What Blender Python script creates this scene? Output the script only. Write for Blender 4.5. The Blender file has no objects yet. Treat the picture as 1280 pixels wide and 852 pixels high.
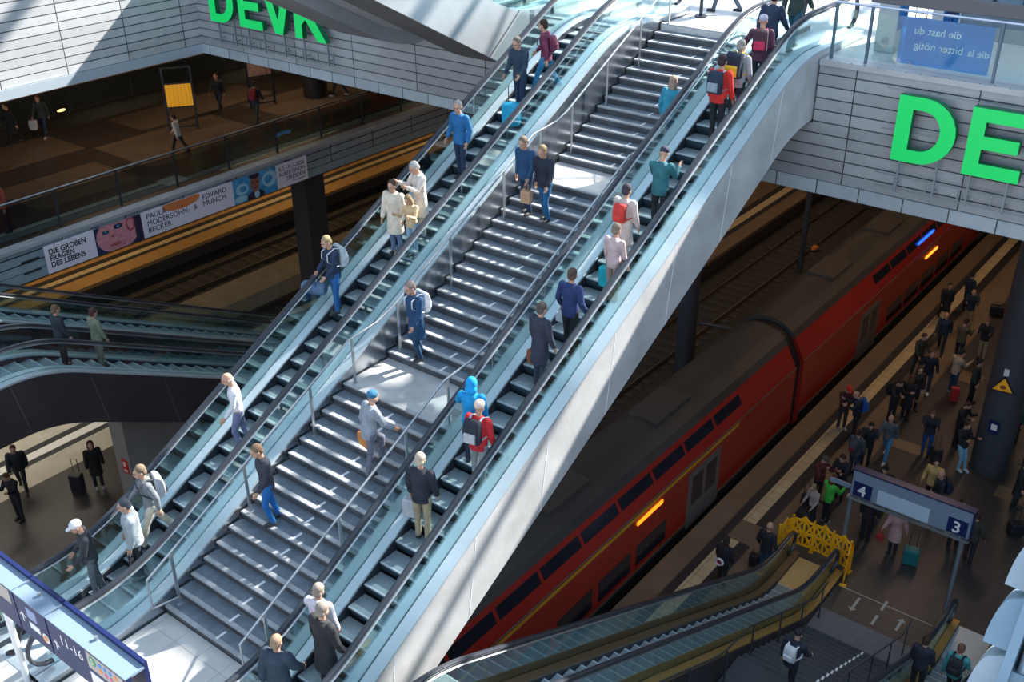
import bpy, bmesh, math, random
from mathutils import Vector, Matrix
random.seed(7)
SC = bpy.context.scene
COL = SC.collection
PI = math.pi
T = math.tan(math.radians(27.3))

# ------------------------------------------------------------------ materials
MATS = {}
def mat(name, col, rough=0.6, metal=0.0, var=0.0, vscale=3.0, bump=0.0, bscale=40.0, spec=0.5, emit=None, estr=0.0):
    if name in MATS: return MATS[name]
    m = bpy.data.materials.new(name); m.use_nodes = True
    nt = m.node_tree; b = nt.nodes['Principled BSDF']
    b.inputs['Base Color'].default_value = (*col, 1)
    b.inputs['Roughness'].default_value = rough
    b.inputs['Metallic'].default_value = metal
    b.inputs['Specular IOR Level'].default_value = spec
    if var > 0:
        tc = nt.nodes.new('ShaderNodeTexCoord'); n = nt.nodes.new('ShaderNodeTexNoise')
        n.inputs['Scale'].default_value = vscale; n.inputs['Detail'].default_value = 5
        r = nt.nodes.new('ShaderNodeValToRGB')
        r.color_ramp.elements[0].position = 0.3; r.color_ramp.elements[1].position = 0.7
        r.color_ramp.elements[0].color = (*[c*(1-var) for c in col], 1)
        r.color_ramp.elements[1].color = (*[min(1, c*(1+var)) for c in col], 1)
        nt.links.new(tc.outputs['Object'], n.inputs['Vector'])
        nt.links.new(n.outputs['Fac'], r.inputs['Fac']); nt.links.new(r.outputs['Color'], b.inputs['Base Color'])
    if bump > 0:
        tc = nt.nodes.new('ShaderNodeTexCoord'); n = nt.nodes.new('ShaderNodeTexNoise')
        n.inputs['Scale'].default_value = bscale
        bp = nt.nodes.new('ShaderNodeBump'); bp.inputs['Strength'].default_value = bump; bp.inputs['Distance'].default_value = 0.02
        nt.links.new(tc.outputs['Object'], n.inputs['Vector'])
        nt.links.new(n.outputs['Fac'], bp.inputs['Height']); nt.links.new(bp.outputs['Normal'], b.inputs['Normal'])
    if emit:
        b.inputs['Emission Color'].default_value = (*emit, 1); b.inputs['Emission Strength'].default_value = estr
    MATS[name] = m
    return m

def glass_mat(name, tint, gloss=0.12):
    if name in MATS: return MATS[name]
    m = bpy.data.materials.new(name); m.use_nodes = True
    nt = m.node_tree; nt.nodes.clear()
    out = nt.nodes.new('ShaderNodeOutputMaterial'); mix = nt.nodes.new('ShaderNodeMixShader')
    tr = nt.nodes.new('ShaderNodeBsdfTransparent'); gl = nt.nodes.new('ShaderNodeBsdfGlossy')
    lw = nt.nodes.new('ShaderNodeLayerWeight'); lw.inputs['Blend'].default_value = 0.35
    ma = nt.nodes.new('ShaderNodeMath'); ma.operation = 'MULTIPLY_ADD'
    ma.inputs[1].default_value = 0.35; ma.inputs[2].default_value = gloss*0.4
    tr.inputs['Color'].default_value = (*tint, 1); gl.inputs['Color'].default_value = (0.9, 1, 1, 1); gl.inputs['Roughness'].default_value = 0.03
    nt.links.new(lw.outputs['Fresnel'], ma.inputs[0]); nt.links.new(ma.outputs[0], mix.inputs[0])
    nt.links.new(tr.outputs[0], mix.inputs[1]); nt.links.new(gl.outputs[0], mix.inputs[2]); nt.links.new(mix.outputs[0], out.inputs[0])
    MATS[name] = m
    return m

def panel_mat(name, col, line, w, h, ax, mort=0.016, rough=0.45, metal=0.3, off=(0, 0), var=0.12, offset=0.0):
    """cladding boards: brick texture run over (x or y, z) in world metres"""
    m = bpy.data.materials.new(name); m.use_nodes = True
    nt = m.node_tree; b = nt.nodes['Principled BSDF']
    g = nt.nodes.new('ShaderNodeNewGeometry'); s = nt.nodes.new('ShaderNodeSeparateXYZ'); c = nt.nodes.new('ShaderNodeCombineXYZ')
    nt.links.new(g.outputs['Position'], s.inputs[0])
    def addn(sock, v):
        a = nt.nodes.new('ShaderNodeMath'); a.operation = 'ADD'; a.inputs[1].default_value = v
        nt.links.new(sock, a.inputs[0]); return a.outputs[0]
    a1, a2 = {'x': (0, 2), 'y': (1, 2), 'xy': (0, 1)}[ax]
    nt.links.new(addn(s.outputs[a1], off[0]), c.inputs[0]); nt.links.new(addn(s.outputs[a2], off[1]), c.inputs[1])
    br = nt.nodes.new('ShaderNodeTexBrick'); br.offset = offset; br.squash = 1.0
    br.inputs['Scale'].default_value = 1.0; br.inputs['Mortar Size'].default_value = mort
    br.inputs['Mortar Smooth'].default_value = 0.0; br.inputs['Bias'].default_value = 0.0
    br.inputs['Brick Width'].default_value = w; br.inputs['Row Height'].default_value = h
    br.inputs['Color1'].default_value = (*[x*(1-var) for x in col], 1); br.inputs['Color2'].default_value = (*[min(1, x*(1+var)) for x in col], 1)
    br.inputs['Mortar'].default_value = (*line, 1)
    nt.links.new(c.outputs[0], br.inputs['Vector'])
    n = nt.nodes.new('ShaderNodeTexNoise'); n.inputs['Scale'].default_value = 2.5; n.inputs['Detail'].default_value = 6
    nt.links.new(g.outputs['Position'], n.inputs['Vector'])
    mr = nt.nodes.new('ShaderNodeMapRange'); mr.inputs[3].default_value = 0.82; mr.inputs[4].default_value = 1.15
    nt.links.new(n.outputs['Fac'], mr.inputs[0])
    mx = nt.nodes.new('ShaderNodeVectorMath'); mx.operation = 'SCALE'
    nt.links.new(br.outputs['Color'], mx.inputs[0]); nt.links.new(mr.outputs[0], mx.inputs['Scale'])
    nt.links.new(mx.outputs[0], b.inputs['Base Color'])
    b.inputs['Roughness'].default_value = rough; b.inputs['Metallic'].default_value = metal
    bp = nt.nodes.new('ShaderNodeBump'); bp.inputs['Strength'].default_value = 0.5; bp.inputs['Distance'].default_value = 0.01; bp.invert = True
    nt.links.new(br.outputs['Fac'], bp.inputs['Height']); nt.links.new(bp.outputs['Normal'], b.inputs['Normal'])
    MATS[name] = m
    return m

# ------------------------------------------------------------------ mesh helpers
class MB:
    def __init__(s): s.v = []; s.f = []; s.mi = []; s.cur = 0
    def add(s, vs, fs, mi=None):
        o = len(s.v); s.v += [tuple(p) for p in vs]; s.f += [tuple(i+o for i in f) for f in fs]
        s.mi += [s.cur if mi is None else mi]*len(fs)
    def box(s, x0, x1, y0, y1, z0, z1, mi=None):
        s.add([(x0,y0,z0),(x1,y0,z0),(x1,y1,z0),(x0,y1,z0),(x0,y0,z1),(x1,y0,z1),(x1,y1,z1),(x0,y1,z1)],
              [(3,2,1,0),(4,5,6,7),(0,1,5,4),(1,2,6,5),(2,3,7,6),(3,0,4,7)], mi)
    def prism_x(s, poly, x0, x1, mi=None):
        """polygon in (y,z), counter-clockwise seen from +x, extruded in x"""
        n = len(poly)
        s.add([(x1,y,z) for y,z in poly]+[(x0,y,z) for y,z in poly],
              [tuple(range(n)), tuple(range(2*n-1, n-1, -1))]+[(i, n+i, n+(i+1)%n, (i+1)%n) for i in range(n)], mi)
    def prism_y(s, poly, y0, y1, mi=None):
        """polygon in (x,z) counter-clockwise seen from -y"""
        n = len(poly)
        s.add([(x,y0,z) for x,z in poly]+[(x,y1,z) for x,z in poly],
              [tuple(range(n)), tuple(range(2*n-1, n-1, -1))]+[(i, n+i, n+(i+1)%n, (i+1)%n) for i in range(n)], mi)
    def strip_x(s, pa, pb, x0, x1, mi=None):
        """solid between two polylines of the same length in (y,z) (pa below, pb above), from x0 to x1; ok for long non-convex bands"""
        n = len(pa); vs = []
        for (y,z),(y2,z2) in zip(pa, pb): vs += [(x0,y,z),(x1,y,z),(x1,y2,z2),(x0,y2,z2)]
        fs = [(0,1,2,3), tuple(4*(n-1)+i for i in (3,2,1,0))]
        for i in range(n-1):
            a = 4*i; b = a+4
            for j in range(4): fs.append((a+j, b+j, b+(j+1)%4, a+(j+1)%4))
        s.add(vs, fs, mi)
    def tube(s, pts, r, n=10, mi=None, ry=None, closed=False):
        pts = [Vector(p) for p in pts]; m = len(pts); ry = ry or r
        rs = r if isinstance(r, (list, tuple)) else [r]*m
        vs = []
        ref = Vector((0,0,1))
        for i, p in enumerate(pts):
            d = (pts[min(i+1, m-1)]-pts[max(i-1, 0)])
            d = d.normalized() if d.length > 1e-9 else Vector((0,1,0))
            a = Vector((1,0,0)) if abs(d.x) < 0.8 else Vector((0,0,1))
            u = (a - d*a.dot(d)).normalized(); w = d.cross(u)
            rr = rs[i]; r2 = rr if isinstance(r, (list, tuple)) else ry
            for k in range(n):
                t = 2*PI*k/n
                vs.append(p+u*math.cos(t)*rr+w*math.sin(t)*r2)
        fs = []
        for i in range(m-1):
            for k in range(n):
                fs.append((i*n+k, i*n+(k+1)%n, (i+1)*n+(k+1)%n, (i+1)*n+k))
        fs.append(tuple(range(n-1, -1, -1))); fs.append(tuple((m-1)*n+k for k in range(n)))
        s.add(vs, fs, mi)
    def cyl(s, p0, p1, r, n=16, mi=None, r1=None):
        s.tube([p0, p1], [r, r if r1 is None else r1], n, mi)
    def ball(s, c, rx, ry, rz, n=12, m=8, mi=None, rot=None):
        vs = []; c = Vector(c)
        for i in range(m+1):
            a = PI*i/m
            for k in range(n):
                t = 2*PI*k/n
                q = Vector((rx*math.sin(a)*math.cos(t), ry*math.sin(a)*math.sin(t), rz*math.cos(a)))
                if rot: q = rot @ q
                vs.append(c+q)
        fs = [(i*n+k, (i+1)*n+k, (i+1)*n+(k+1)%n, i*n+(k+1)%n) for i in range(m) for k in range(n)]
        s.add(vs, fs, mi)
    def build(s, name, mats, parent=None, smooth=False, bevel=0.0, sharp=35):
        me = bpy.data.meshes.new(name); me.from_pydata(s.v, [], s.f); me.update()
        for m_ in (mats if isinstance(mats, (list, tuple)) else [mats]): me.materials.append(m_)
        me.polygons.foreach_set('material_index', s.mi)
        bm = bmesh.new(); bm.from_mesh(me); bmesh.ops.remove_doubles(bm, verts=bm.verts, dist=1e-5)
        bmesh.ops.recalc_face_normals(bm, faces=bm.faces)
        if smooth:
            for f in bm.faces: f.smooth = True
            for e in bm.edges:
                if len(e.link_faces) == 2 and e.calc_face_angle(0) > math.radians(sharp): e.smooth = False
        bm.to_mesh(me); bm.free()
        o = bpy.data.objects.new(name, me); COL.objects.link(o)
        if parent: o.parent = parent
        if bevel > 0:
            b = o.modifiers.new('bevel', 'BEVEL'); b.width = bevel; b.segments = 2; b.limit_method = 'ANGLE'
        return o

def tag(o, label=None, cat=None, group=None, kind=None):
    if label: o['label'] = label
    if cat: o['category'] = cat
    if group: o['group'] = group
    if kind: o['kind'] = kind
    return o
def empty(name, loc=(0,0,0), rz=0.0):
    o = bpy.data.objects.new(name, None); COL.objects.link(o)
    o.location = loc; o.rotation_euler = (0,0,rz); o.empty_display_size = 0.2
    return o
def thing(name, label, cat, loc=(0,0,0), rz=0.0, group=None): return tag(empty(name, loc, rz), label, cat, group)
def struct(o): o['kind'] = 'structure'; return o
def dup(o, parent=None):
    c = o.copy(); COL.objects.link(c)
    if parent: c.parent = parent
    for ch in list(o.children): dup(ch, c)
    return c
def text(name, s, size, loc, rot, m, parent=None, ext=0.003, mirror=False, align='LEFT', shear=0.0, sx=1.0, offset=0.0):
    cu = bpy.data.curves.new(name, 'FONT'); cu.body = s; cu.size = size; cu.extrude = ext; cu.align_x = align
    cu.shear = shear; cu.offset = offset; cu.space_line = 0.86
    o = bpy.data.objects.new(name, cu); COL.objects.link(o)
    me = bpy.data.meshes.new_from_object(o.evaluated_get(bpy.context.evaluated_depsgraph_get()))
    COL.objects.unlink(o); bpy.data.objects.remove(o)
    me.materials.clear(); me.materials.append(m)
    q = bpy.data.objects.new(name, me); COL.objects.link(q)
    q.location = loc; q.rotation_euler = rot; q.scale = (sx, 1, 1)
    if parent: q.parent = parent
    return q

# palette
STEEL = mat('brushed_steel', (0.42,0.46,0.49), 0.32, 0.75, 0.12, 2.0)
STEEL_L = mat('pale_satin_steel', (0.55,0.64,0.70), 0.38, 0.45, 0.08, 1.5)
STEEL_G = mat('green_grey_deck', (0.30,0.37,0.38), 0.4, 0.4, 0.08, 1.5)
STEEL_D = mat('dark_steel', (0.045,0.055,0.07), 0.45, 0.5)
RUBBER = mat('black_rubber', (0.035,0.042,0.055), 0.28, 0.15)
GLASS = glass_mat('balustrade_glass', (0.86,0.945,0.94), 0.10)
GLASS_D = glass_mat('dark_rail_glass', (0.62,0.72,0.74), 0.10)
CLAD_W = mat('pale_cladding', (0.60,0.61,0.62), 0.42, 0.25, 0.16, 1.1, 0.15, 6)
CLAD_M = mat('polished_side_steel', (0.46,0.50,0.54), 0.27, 0.95, 0.18, 0.9, 0.12, 2.5)
CLAD_B = mat('dark_brown_cladding', (0.045,0.038,0.042), 0.5, 0.1, 0.15, 1.0)
SEAM = mat('seam_dark', (0.08,0.09,0.10), 0.7)
SEAM_L = mat('seam_pale', (0.75,0.76,0.78), 0.5)
STEP_M = mat('escalator_step', (0.27,0.34,0.38), 0.4, 0.45, 0.08, 6)
STEP_R = mat('step_riser', (0.05,0.085,0.11), 0.45, 0.5)
YELLOW = mat('yellow_paint', (0.95,0.46,0.01), 0.5)
STONE = mat('stair_granite', (0.13,0.165,0.205), 0.5, 0.0, 0.22, 5, 0.1, 60)
STONE_R = mat('stair_riser_granite', (0.075,0.08,0.09), 0.6, 0.0, 0.35, 3)
STONE_N = mat('stair_nosing_strip', (0.34,0.36,0.38), 0.55, 0.0, 0.2, 4)
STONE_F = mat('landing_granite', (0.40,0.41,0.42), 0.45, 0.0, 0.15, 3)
WHITE = mat('white_paint', (0.8,0.8,0.8), 0.5)
BLACKM = mat('black_matte', (0.012,0.012,0.014), 0.6)
BLUE_S = mat('sign_blue', (0.004,0.013,0.085), 0.5)
SIGN_T = mat('sign_top_grey', (0.20,0.28,0.38), 0.45, 0.1)

# ------------------------------------------------------------------ escalators
def sclamp(u, L, w=0.9):
    """clamp(u,0,L) with both knees rounded over +-w"""
    def ramp(t):
        if t <= -w: return 0.0
        if t >= w: return t
        return (t+w)**2/(4*w)
    return ramp(u)-ramp(u-L)
def escalator(name, label, xa, xb, yk, d, z0, z1, f0=2.1, f1=3.3, clad=None, outer='both', steps=True, depth=1.38, seam=None, soffit=None, group=None, w_out=0.24, rail_m=None, deck_m=None, plate_m=None, inner_m=None, deck_l=None):
    """xa<xb rail centres; yk world y of the lower knee of the rail line; d=+1/-1: rises toward +y / -y"""
    L = (z1-z0)/T
    root = thing(name, label, 'escalator', (0.5*(xa+xb), yk, z0), 0.0, group)
    xc = 0.5*(xa+xb); hw = 0.5*(xb-xa)
    clad = clad or CLAD_W
    def P(u, h): return (d*u, T*sclamp(u, L)+h)
    us = [-f0+0.35]; u = -f0+0.35
    knots = sorted(set([-f0+0.35, -0.9] + [-0.9+0.15*i for i in range(13)] + [0.9+(L-1.8)*i/8 for i in range(9)] + [L-0.9+0.15*i for i in range(13)] + [L+f1-0.35]))
    us = [k for k in knots]
    for s in (-1, 1):
        x = s*hw
        # handrail with newel loops
        pts = []
        for k in range(9):
            a = -PI/2-PI*k/8.0
            yy, zz = -f0+0.35, 0.62
            pts.append((x, d*(yy+0.36*math.cos(a)*1.0), zz+0.36*math.sin(a)))
        rp = [(x, *P(u, 0.98)) for u in us]
        tp = []
        for k in range(9):
            a = PI/2-PI*k/8.0
            tp.append((x, d*(L+f1-0.35+0.36*math.cos(a)), (z1-z0)+0.62+0.36*math.sin(a)))
        m = MB(); m.tube(pts[:-1]+rp+tp[1:], 0.055, 10, ry=0.036)
        m.build('handrail', rail_m or RUBBER, root, True)
        m = MB(); m.tube([(x, d*(-f0+0.35), 0.925)]+[(x, *P(u, 0.905)) for u in us]+[(x, d*(L+f1-0.35), (z1-z0)+0.925)], 0.068, 8, ry=0.02); m.build('rail_profile', STEEL, root, True)
        # glass panels with small gaps
        ga, gb = -f0+0.28, L+f1-0.28; n = max(4, int((gb-ga)/2.1))
        for i in range(n):
            a = ga+(gb-ga)*i/n+0.008; b = ga+(gb-ga)*(i+1)/n-0.008
            uu = [a+(b-a)*j/8 for j in range(9)]
            m = MB(); m.strip_x([P(u, 0.16) for u in uu], [P(u, 0.92) for u in uu], x-0.006, x+0.006)
            m.build('glass_panel', GLASS, root)
        ue = [-f0]+us[1:-1]+[L+f1]
        # decks: outer and inner, and skirt
        xo = s*(hw+w_out); m = MB()
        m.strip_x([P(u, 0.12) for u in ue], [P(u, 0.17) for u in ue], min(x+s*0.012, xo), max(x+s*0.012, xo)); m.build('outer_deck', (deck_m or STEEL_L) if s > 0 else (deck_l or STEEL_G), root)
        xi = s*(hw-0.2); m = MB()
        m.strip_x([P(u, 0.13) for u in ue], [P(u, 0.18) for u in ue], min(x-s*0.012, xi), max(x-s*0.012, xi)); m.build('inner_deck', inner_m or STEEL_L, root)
        m = MB(); m.strip_x([P(u, -0.3) for u in ue], [P(u, 0.128) for u in ue], min(xi, xi+s*0.03), max(xi, xi+s*0.03)); m.build('skirt', STEEL_D, root)
        # side cladding
        m = MB()
        xs0, xs1 = sorted((xo, xo-s*0.05))
        m.strip_x([P(u, -depth) for u in ue], [P(u, 0.118) for u in ue], xs0, xs1)
        sp = m.build('side_cladding', clad, root)
        if seam:
            uu = -f0+1.2
            while uu < L+f1-0.5:
                q = [P(uu, -depth+0.01), P(uu+0.018, -depth+0.01), P(uu+0.018+0.25, 0.1), P(uu+0.25, 0.1)]
                q = q if d > 0 else q[::-1]
                m = MB(); m.prism_x(q, xo+s*0.001-0.004, xo+s*0.001+0.004); uu += 2.05; m.build('panel_seam', seam, sp)
    ue = [-f0]+us[1:-1]+[L+f1]
    m = MB(); m.strip_x([P(u, -depth) for u in ue], [P(u, -depth+0.06) for u in ue], -hw-w_out+0.05, hw+w_out-0.05); m.build('soffit', soffit or clad, root)
    m = MB(); m.strip_x([P(u, -0.5) for u in ue], [P(u, -0.45) for u in ue], -hw+0.2, hw-0.2); m.build('inner_tray', STEEL_D, root)
    for (a, b, z) in ((-f0-0.02, -0.75, 0.0), (L+0.8, L+f1, z1-z0)):
        m = MB(); m.box(-hw+0.2, hw-0.2, min(d*a, d*b), max(d*a, d*b), z-0.3, z+0.010)
        pl = m.build('comb_plate', plate_m or STEEL_L, root)
    for a in (-f0, L+f1-0.05):
        m = MB(); zz = 0.0 if a < 0 else z1-z0
        m.box(-hw-w_out+0.05, hw+w_out-0.05, min(d*a, d*(a+0.05)), max(d*a, d*(a+0.05)), zz-depth, zz-0.01); m.build('end_plate', clad, root)
    if steps:
        m = MB(); sw = hw-0.215; dd = 0.4; rr = dd*T
        m.cur = 0; m.box(-sw, sw, 0.03 if d > 0 else -dd, dd if d > 0 else -0.03, -0.03, 0.0)
        m.cur = 2; m.box(-sw, sw, 0.0 if d > 0 else -0.03, 0.03 if d > 0 else 0.0, -0.03, 0.001)
        m.cur = 1
        prof = [(0.0, -0.01), (0.012, -0.08), (0.035, -0.15), (0.07, -0.24)]
        m.strip_x([(d*(y+0.02), z) for y, z in prof], [(d*y, z) for y, z in prof], -sw, sw)
        first = None; k = 0; uu = -0.75
        while uu < L+0.6:
            zz = T*sclamp(uu+0.2, L, 0.9)
            if first is None:
                first = m.build('step', [STEP_M, STEP_R, STEEL_L], root); o = first
            else:
                o = first.copy(); COL.objects.link(o); o.parent = root
            o.location = (0, d*uu, zz+(0.1 if 0.5 < uu < L-0.3 else 0.0)*0); uu += dd
    return root
SUN, SKY, EXPO, LP, LC, LQ = 16.0, 1.35, 0.0, 1.7, 0.85, 1.0
# ------------------------------------------------------------------ main staircase
def stair(name, label, x0, x1, risers, d, z0, landings, mats, cleats=None, soffit=0.9, group=None):
    """risers: list of y where each riser stands (rising order); landing plates are wherever the tread is deep"""
    root = thing(name, label, 'staircase', (x0, risers[0], z0), 0, group)
    yb = risers[0]; n = len(risers); h = 0.16
    for k in range(n-1):
        ya, yc = risers[k]-yb, risers[k+1]-yb; z = h*(k+1)
        m = MB()
        lo, hi = sorted((ya, yc)); long_ = (hi-lo) > 0.6
        # tread slab, riser plate, pale nosing strip
        m.box(0, x1-x0, lo if d > 0 else lo, hi, z-0.04, z, 3 if long_ else 0)
        r0, r1 = sorted((ya+d*0.012, ya+d*0.05)); m.box(0, x1-x0, r0, r1, z-h-0.0, z-0.03, 1)
        q0, q1 = sorted((ya-d*0.006, ya+d*(0.075))); m.box(0, x1-x0, q0, q1, z-0.034, z+0.002, 2)
        if cleats and not long_:
            for cx in cleats:
                c0, c1 = sorted((ya+d*0.03, ya+d*0.25)); m.box(cx-x0, cx-x0+0.05, c0, c1, z+0.001, z+0.008, 4)
        if long_:
            m.build('landing', mats, root)
        else:
            m.build('step', mats, root)
    # last riser plate up to the upper floor
    m = MB(); ya = risers[-1]-yb; z = h*n
    r0, r1 = sorted((ya+d*0.012, ya+d*0.05)); m.box(0, x1-x0, r0, r1, z-h, z-0.03, 1)
    q0, q1 = sorted((ya-d*0.006, ya+d*0.30)); m.box(0, x1-x0, q0, q1, z-0.05, z+0.002, 2); m.build('top_nosing', mats, root)
    # stringer underneath
    pa = []; pb = []
    for k in range(n):
        pb.append((risers[k]-yb+d*0.06, h*k+0.10)); pa.append((risers[k]-yb+d*0.06, h*k-soffit))
    m = MB(); m.strip_x(pa, [(y, z-0.12) for y, z in pb], 0.0, x1-x0); m.build('underside', CLAD_W, root)
    return root
SM = [STONE, STONE_R, STONE_N, STONE_F, mat('tick_white', (0.7,0.72,0.75), 0.5)]
RIS = [7.551+0.3102*k for k in range(16)]+[13.476+0.3107*k for k in range(16)]+[19.368+0.305*k for k in range(15)]
def stz(y): return 6.6+0.16*sum(1 for q in RIS if y >= q-0.001)
stair('staircase', 'wide grey granite staircase of three flights between the two sunlit escalators', -13.92, -11.1, RIS, 1, 6.6, None, SM, cleats=(-12.56,))
R2 = [21.05-0.31*k for k in range(14)]+[21.05-4.03-1.2-0.31*k for k in range(14)]+[21.05-4.03*2-2.4-0.31*k for k in range(13)]
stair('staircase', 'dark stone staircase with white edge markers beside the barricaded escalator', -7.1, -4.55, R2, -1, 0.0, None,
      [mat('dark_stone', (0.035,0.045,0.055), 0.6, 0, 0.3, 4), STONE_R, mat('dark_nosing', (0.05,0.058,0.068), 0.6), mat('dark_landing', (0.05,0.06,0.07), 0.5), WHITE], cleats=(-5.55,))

def railing(name, label, x, base, posts, size=0.024, m=STEEL, drop=None, group=None, mid=False, flip=False):
    """hand rail through (y, z) points with posts at y; base(y) = height of the tread under it"""
    root = thing(name, label, 'railing', (x, base[0][0], base[0][1]), 0, group)
    y0, z0 = base[0]
    mb = MB(); mb.tube([(0, y-y0, z-z0) for y, z in base], size, 10); mb.build('rail', m, root, True)
    for (y, zf, zt) in posts:
        mb = MB(); mb.box(-0.012, 0.012, y-y0-0.028, y-y0+0.028, zf-z0, zt-z0-0.015)
        mb.box(-0.035, 0.035, y-y0-0.06, y-y0+0.06, zf-z0, zf-z0+0.012)
        mb.build('post', m, root)
    return root
# left hand rail: follows each flight 0.93 m up, level over the landings
def flight_rail(x, label, name='stair_handrail'):
    pts = [(7.75, 6.92), (7.22, 7.03), (7.22, 7.66), (12.25, 10.14), (13.05, 10.22), (13.5, 10.36)]
    pts += [(18.15, 12.72), (19.0, 12.8), (19.4, 12.93), (23.4, 14.98), (23.9, 15.0)]
    posts = [(y, stz(y), None) for y in (7.75, 9.5, 11.2, 12.35, 13.65, 15.3, 17.1, 18.4, 19.6, 21.0, 22.4, 23.7)]
    P2 = []
    for y, zf, _ in posts:
        for (a, za), (b, zb) in zip(pts[2:], pts[3:]):
            if a <= y <= b: P2.append((y, zf, za+(zb-za)*(y-a)/(b-a)))
    return railing(name, label, x, pts, P2)
flight_rail(-13.74, 'slim steel handrail with flat posts along the left side of the granite stairs')
flight_rail(-11.28, 'slim steel handrail with flat posts along the right side of the granite stairs')

# ------------------------------------------------------------------ escalators
G1 = 'escalators beside the granite staircase'
escalator('escalator', 'sunlit escalator left of the granite stairs carrying people down', -15.63, -14.2, 7.305, 1, 6.6, 14.1, clad=CLAD_M, group=G1)
escalator('escalator', 'sunlit escalator right of the granite stairs with broad pale side cladding', -10.86, -9.58, 7.305, 1, 6.6, 14.1, clad=CLAD_W, seam=SEAM_L, w_out=0.24, group=G1, deck_m=STEEL_L)
G2 = 'escalators down to the platforms'
escalator('escalator', 'empty escalator with blue-grey steps ending inside yellow barriers', -8.62, -7.36, 21.5, -1, 0.0, 6.6, clad=CLAD_B, group=G2, deck_m=mat('warm_lit_deck', (0.42,0.27,0.09), 0.45, 0.5), deck_l=mat('warm_lit_deck_dim', (0.20,0.14,0.08), 0.4, 0.5), plate_m=mat('warm_lit_plate', (0.62,0.40,0.16), 0.5, 0.1), inner_m=mat('warm_lit_deck_dim', (0.20,0.14,0.08), 0.4, 0.5))  # gold tone of decks and plate is warm light put into their colour
escalator('escalator', 'escalator with warm-toned deck at the lower right edge carrying a person with teal backpack', -4.16, -2.9, 21.5, -1, 0.0, 6.6, clad=CLAD_B, group=G2, deck_m=mat('warm_lit_deck', (0.42,0.27,0.09), 0.45, 0.5), inner_m=MATS['warm_lit_deck'])
escalator('escalator', 'near escalator of the dark pair on the left with brown side cladding', -24.95, -23.6, 23.65, -1, 0.0, 6.6, clad=CLAD_B, group=G2, seam=mat('seam_brown', (0.11,0.10,0.10), 0.6))
escalator('escalator', 'far escalator of the dark pair on the left below the exhibition banner', -29.6, -28.3, 23.65, -1, 0.0, 6.6, clad=CLAD_B, group=G2)
R3 = [23.2-0.31*k for k in range(14)]+[23.2-4.03-1.2-0.31*k for k in range(14)]+[23.2-4.03*2-2.4-0.31*k for k in range(13)]
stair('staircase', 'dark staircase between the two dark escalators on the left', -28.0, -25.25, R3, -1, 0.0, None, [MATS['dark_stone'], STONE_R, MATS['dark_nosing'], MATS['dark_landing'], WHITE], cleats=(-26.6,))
# the assembly that climbs from street level towards the floor above (upper left)
WED = mat('wedge_cladding', (0.56,0.60,0.63), 0.33, 0.45, 0.14, 0.8, 0.1, 3)
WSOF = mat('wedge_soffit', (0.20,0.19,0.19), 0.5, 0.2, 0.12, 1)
G3 = 'escalators climbing above street level'
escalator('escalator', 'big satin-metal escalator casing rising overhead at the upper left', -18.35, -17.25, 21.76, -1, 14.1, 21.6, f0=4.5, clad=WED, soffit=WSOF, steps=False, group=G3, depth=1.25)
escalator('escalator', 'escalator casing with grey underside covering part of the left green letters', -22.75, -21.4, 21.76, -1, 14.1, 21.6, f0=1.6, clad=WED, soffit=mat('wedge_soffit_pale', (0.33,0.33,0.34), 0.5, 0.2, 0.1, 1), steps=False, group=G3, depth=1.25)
R4 = [21.2-0.31*k for k in range(15)]+[21.2-4.34-1.2-0.31*k for k in range(15)]+[21.2-4.34*2-2.4-0.31*k for k in range(14)]
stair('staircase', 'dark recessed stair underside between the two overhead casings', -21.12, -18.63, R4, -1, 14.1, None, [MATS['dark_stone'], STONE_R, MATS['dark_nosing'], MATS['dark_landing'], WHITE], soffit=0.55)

m = MB(); m.box(-21.15, -18.6, 21.25, 22.69, 13.62, 14.09); struct(m.build('ceiling', WSOF))  # filler block added to stop sun leaking into the recess
# ------------------------------------------------------------------ the setting
FAS = panel_mat('fascia_boards', (0.42,0.44,0.46), (0.05,0.055,0.06), 2.6, 0.268, 'x', off=(8.45+26, -11.38+2.68), mort=0.014)
FASL = panel_mat('fascia_boards_left', (0.55,0.57,0.59), (0.06,0.07,0.08), 2.2, 0.268, 'y', off=(0.0, -11.38+2.68), mort=0.016, metal=0.2)
BAND = panel_mat('fascia_foot_band', (0.48,0.55,0.60), (0.06,0.07,0.08), 1.0, 2.0, 'x', off=(0.0, -11.06), mort=0.014)
BANDL = mat('fascia_foot_band_left', (0.50,0.60,0.68), 0.35, 0.3)
SLABM = mat('slab_underside', (0.10,0.095,0.09), 0.8)
FLOOR_G = panel_mat('street_level_stone', (0.62,0.62,0.61), (0.45,0.45,0.45), 0.9, 0.9, 'xy', mort=0.006, rough=0.35, metal=0.0, var=0.04)
CAP = mat('edge_cap', (0.50,0.51,0.53), 0.4, 0.3, 0.1, 2)

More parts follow.
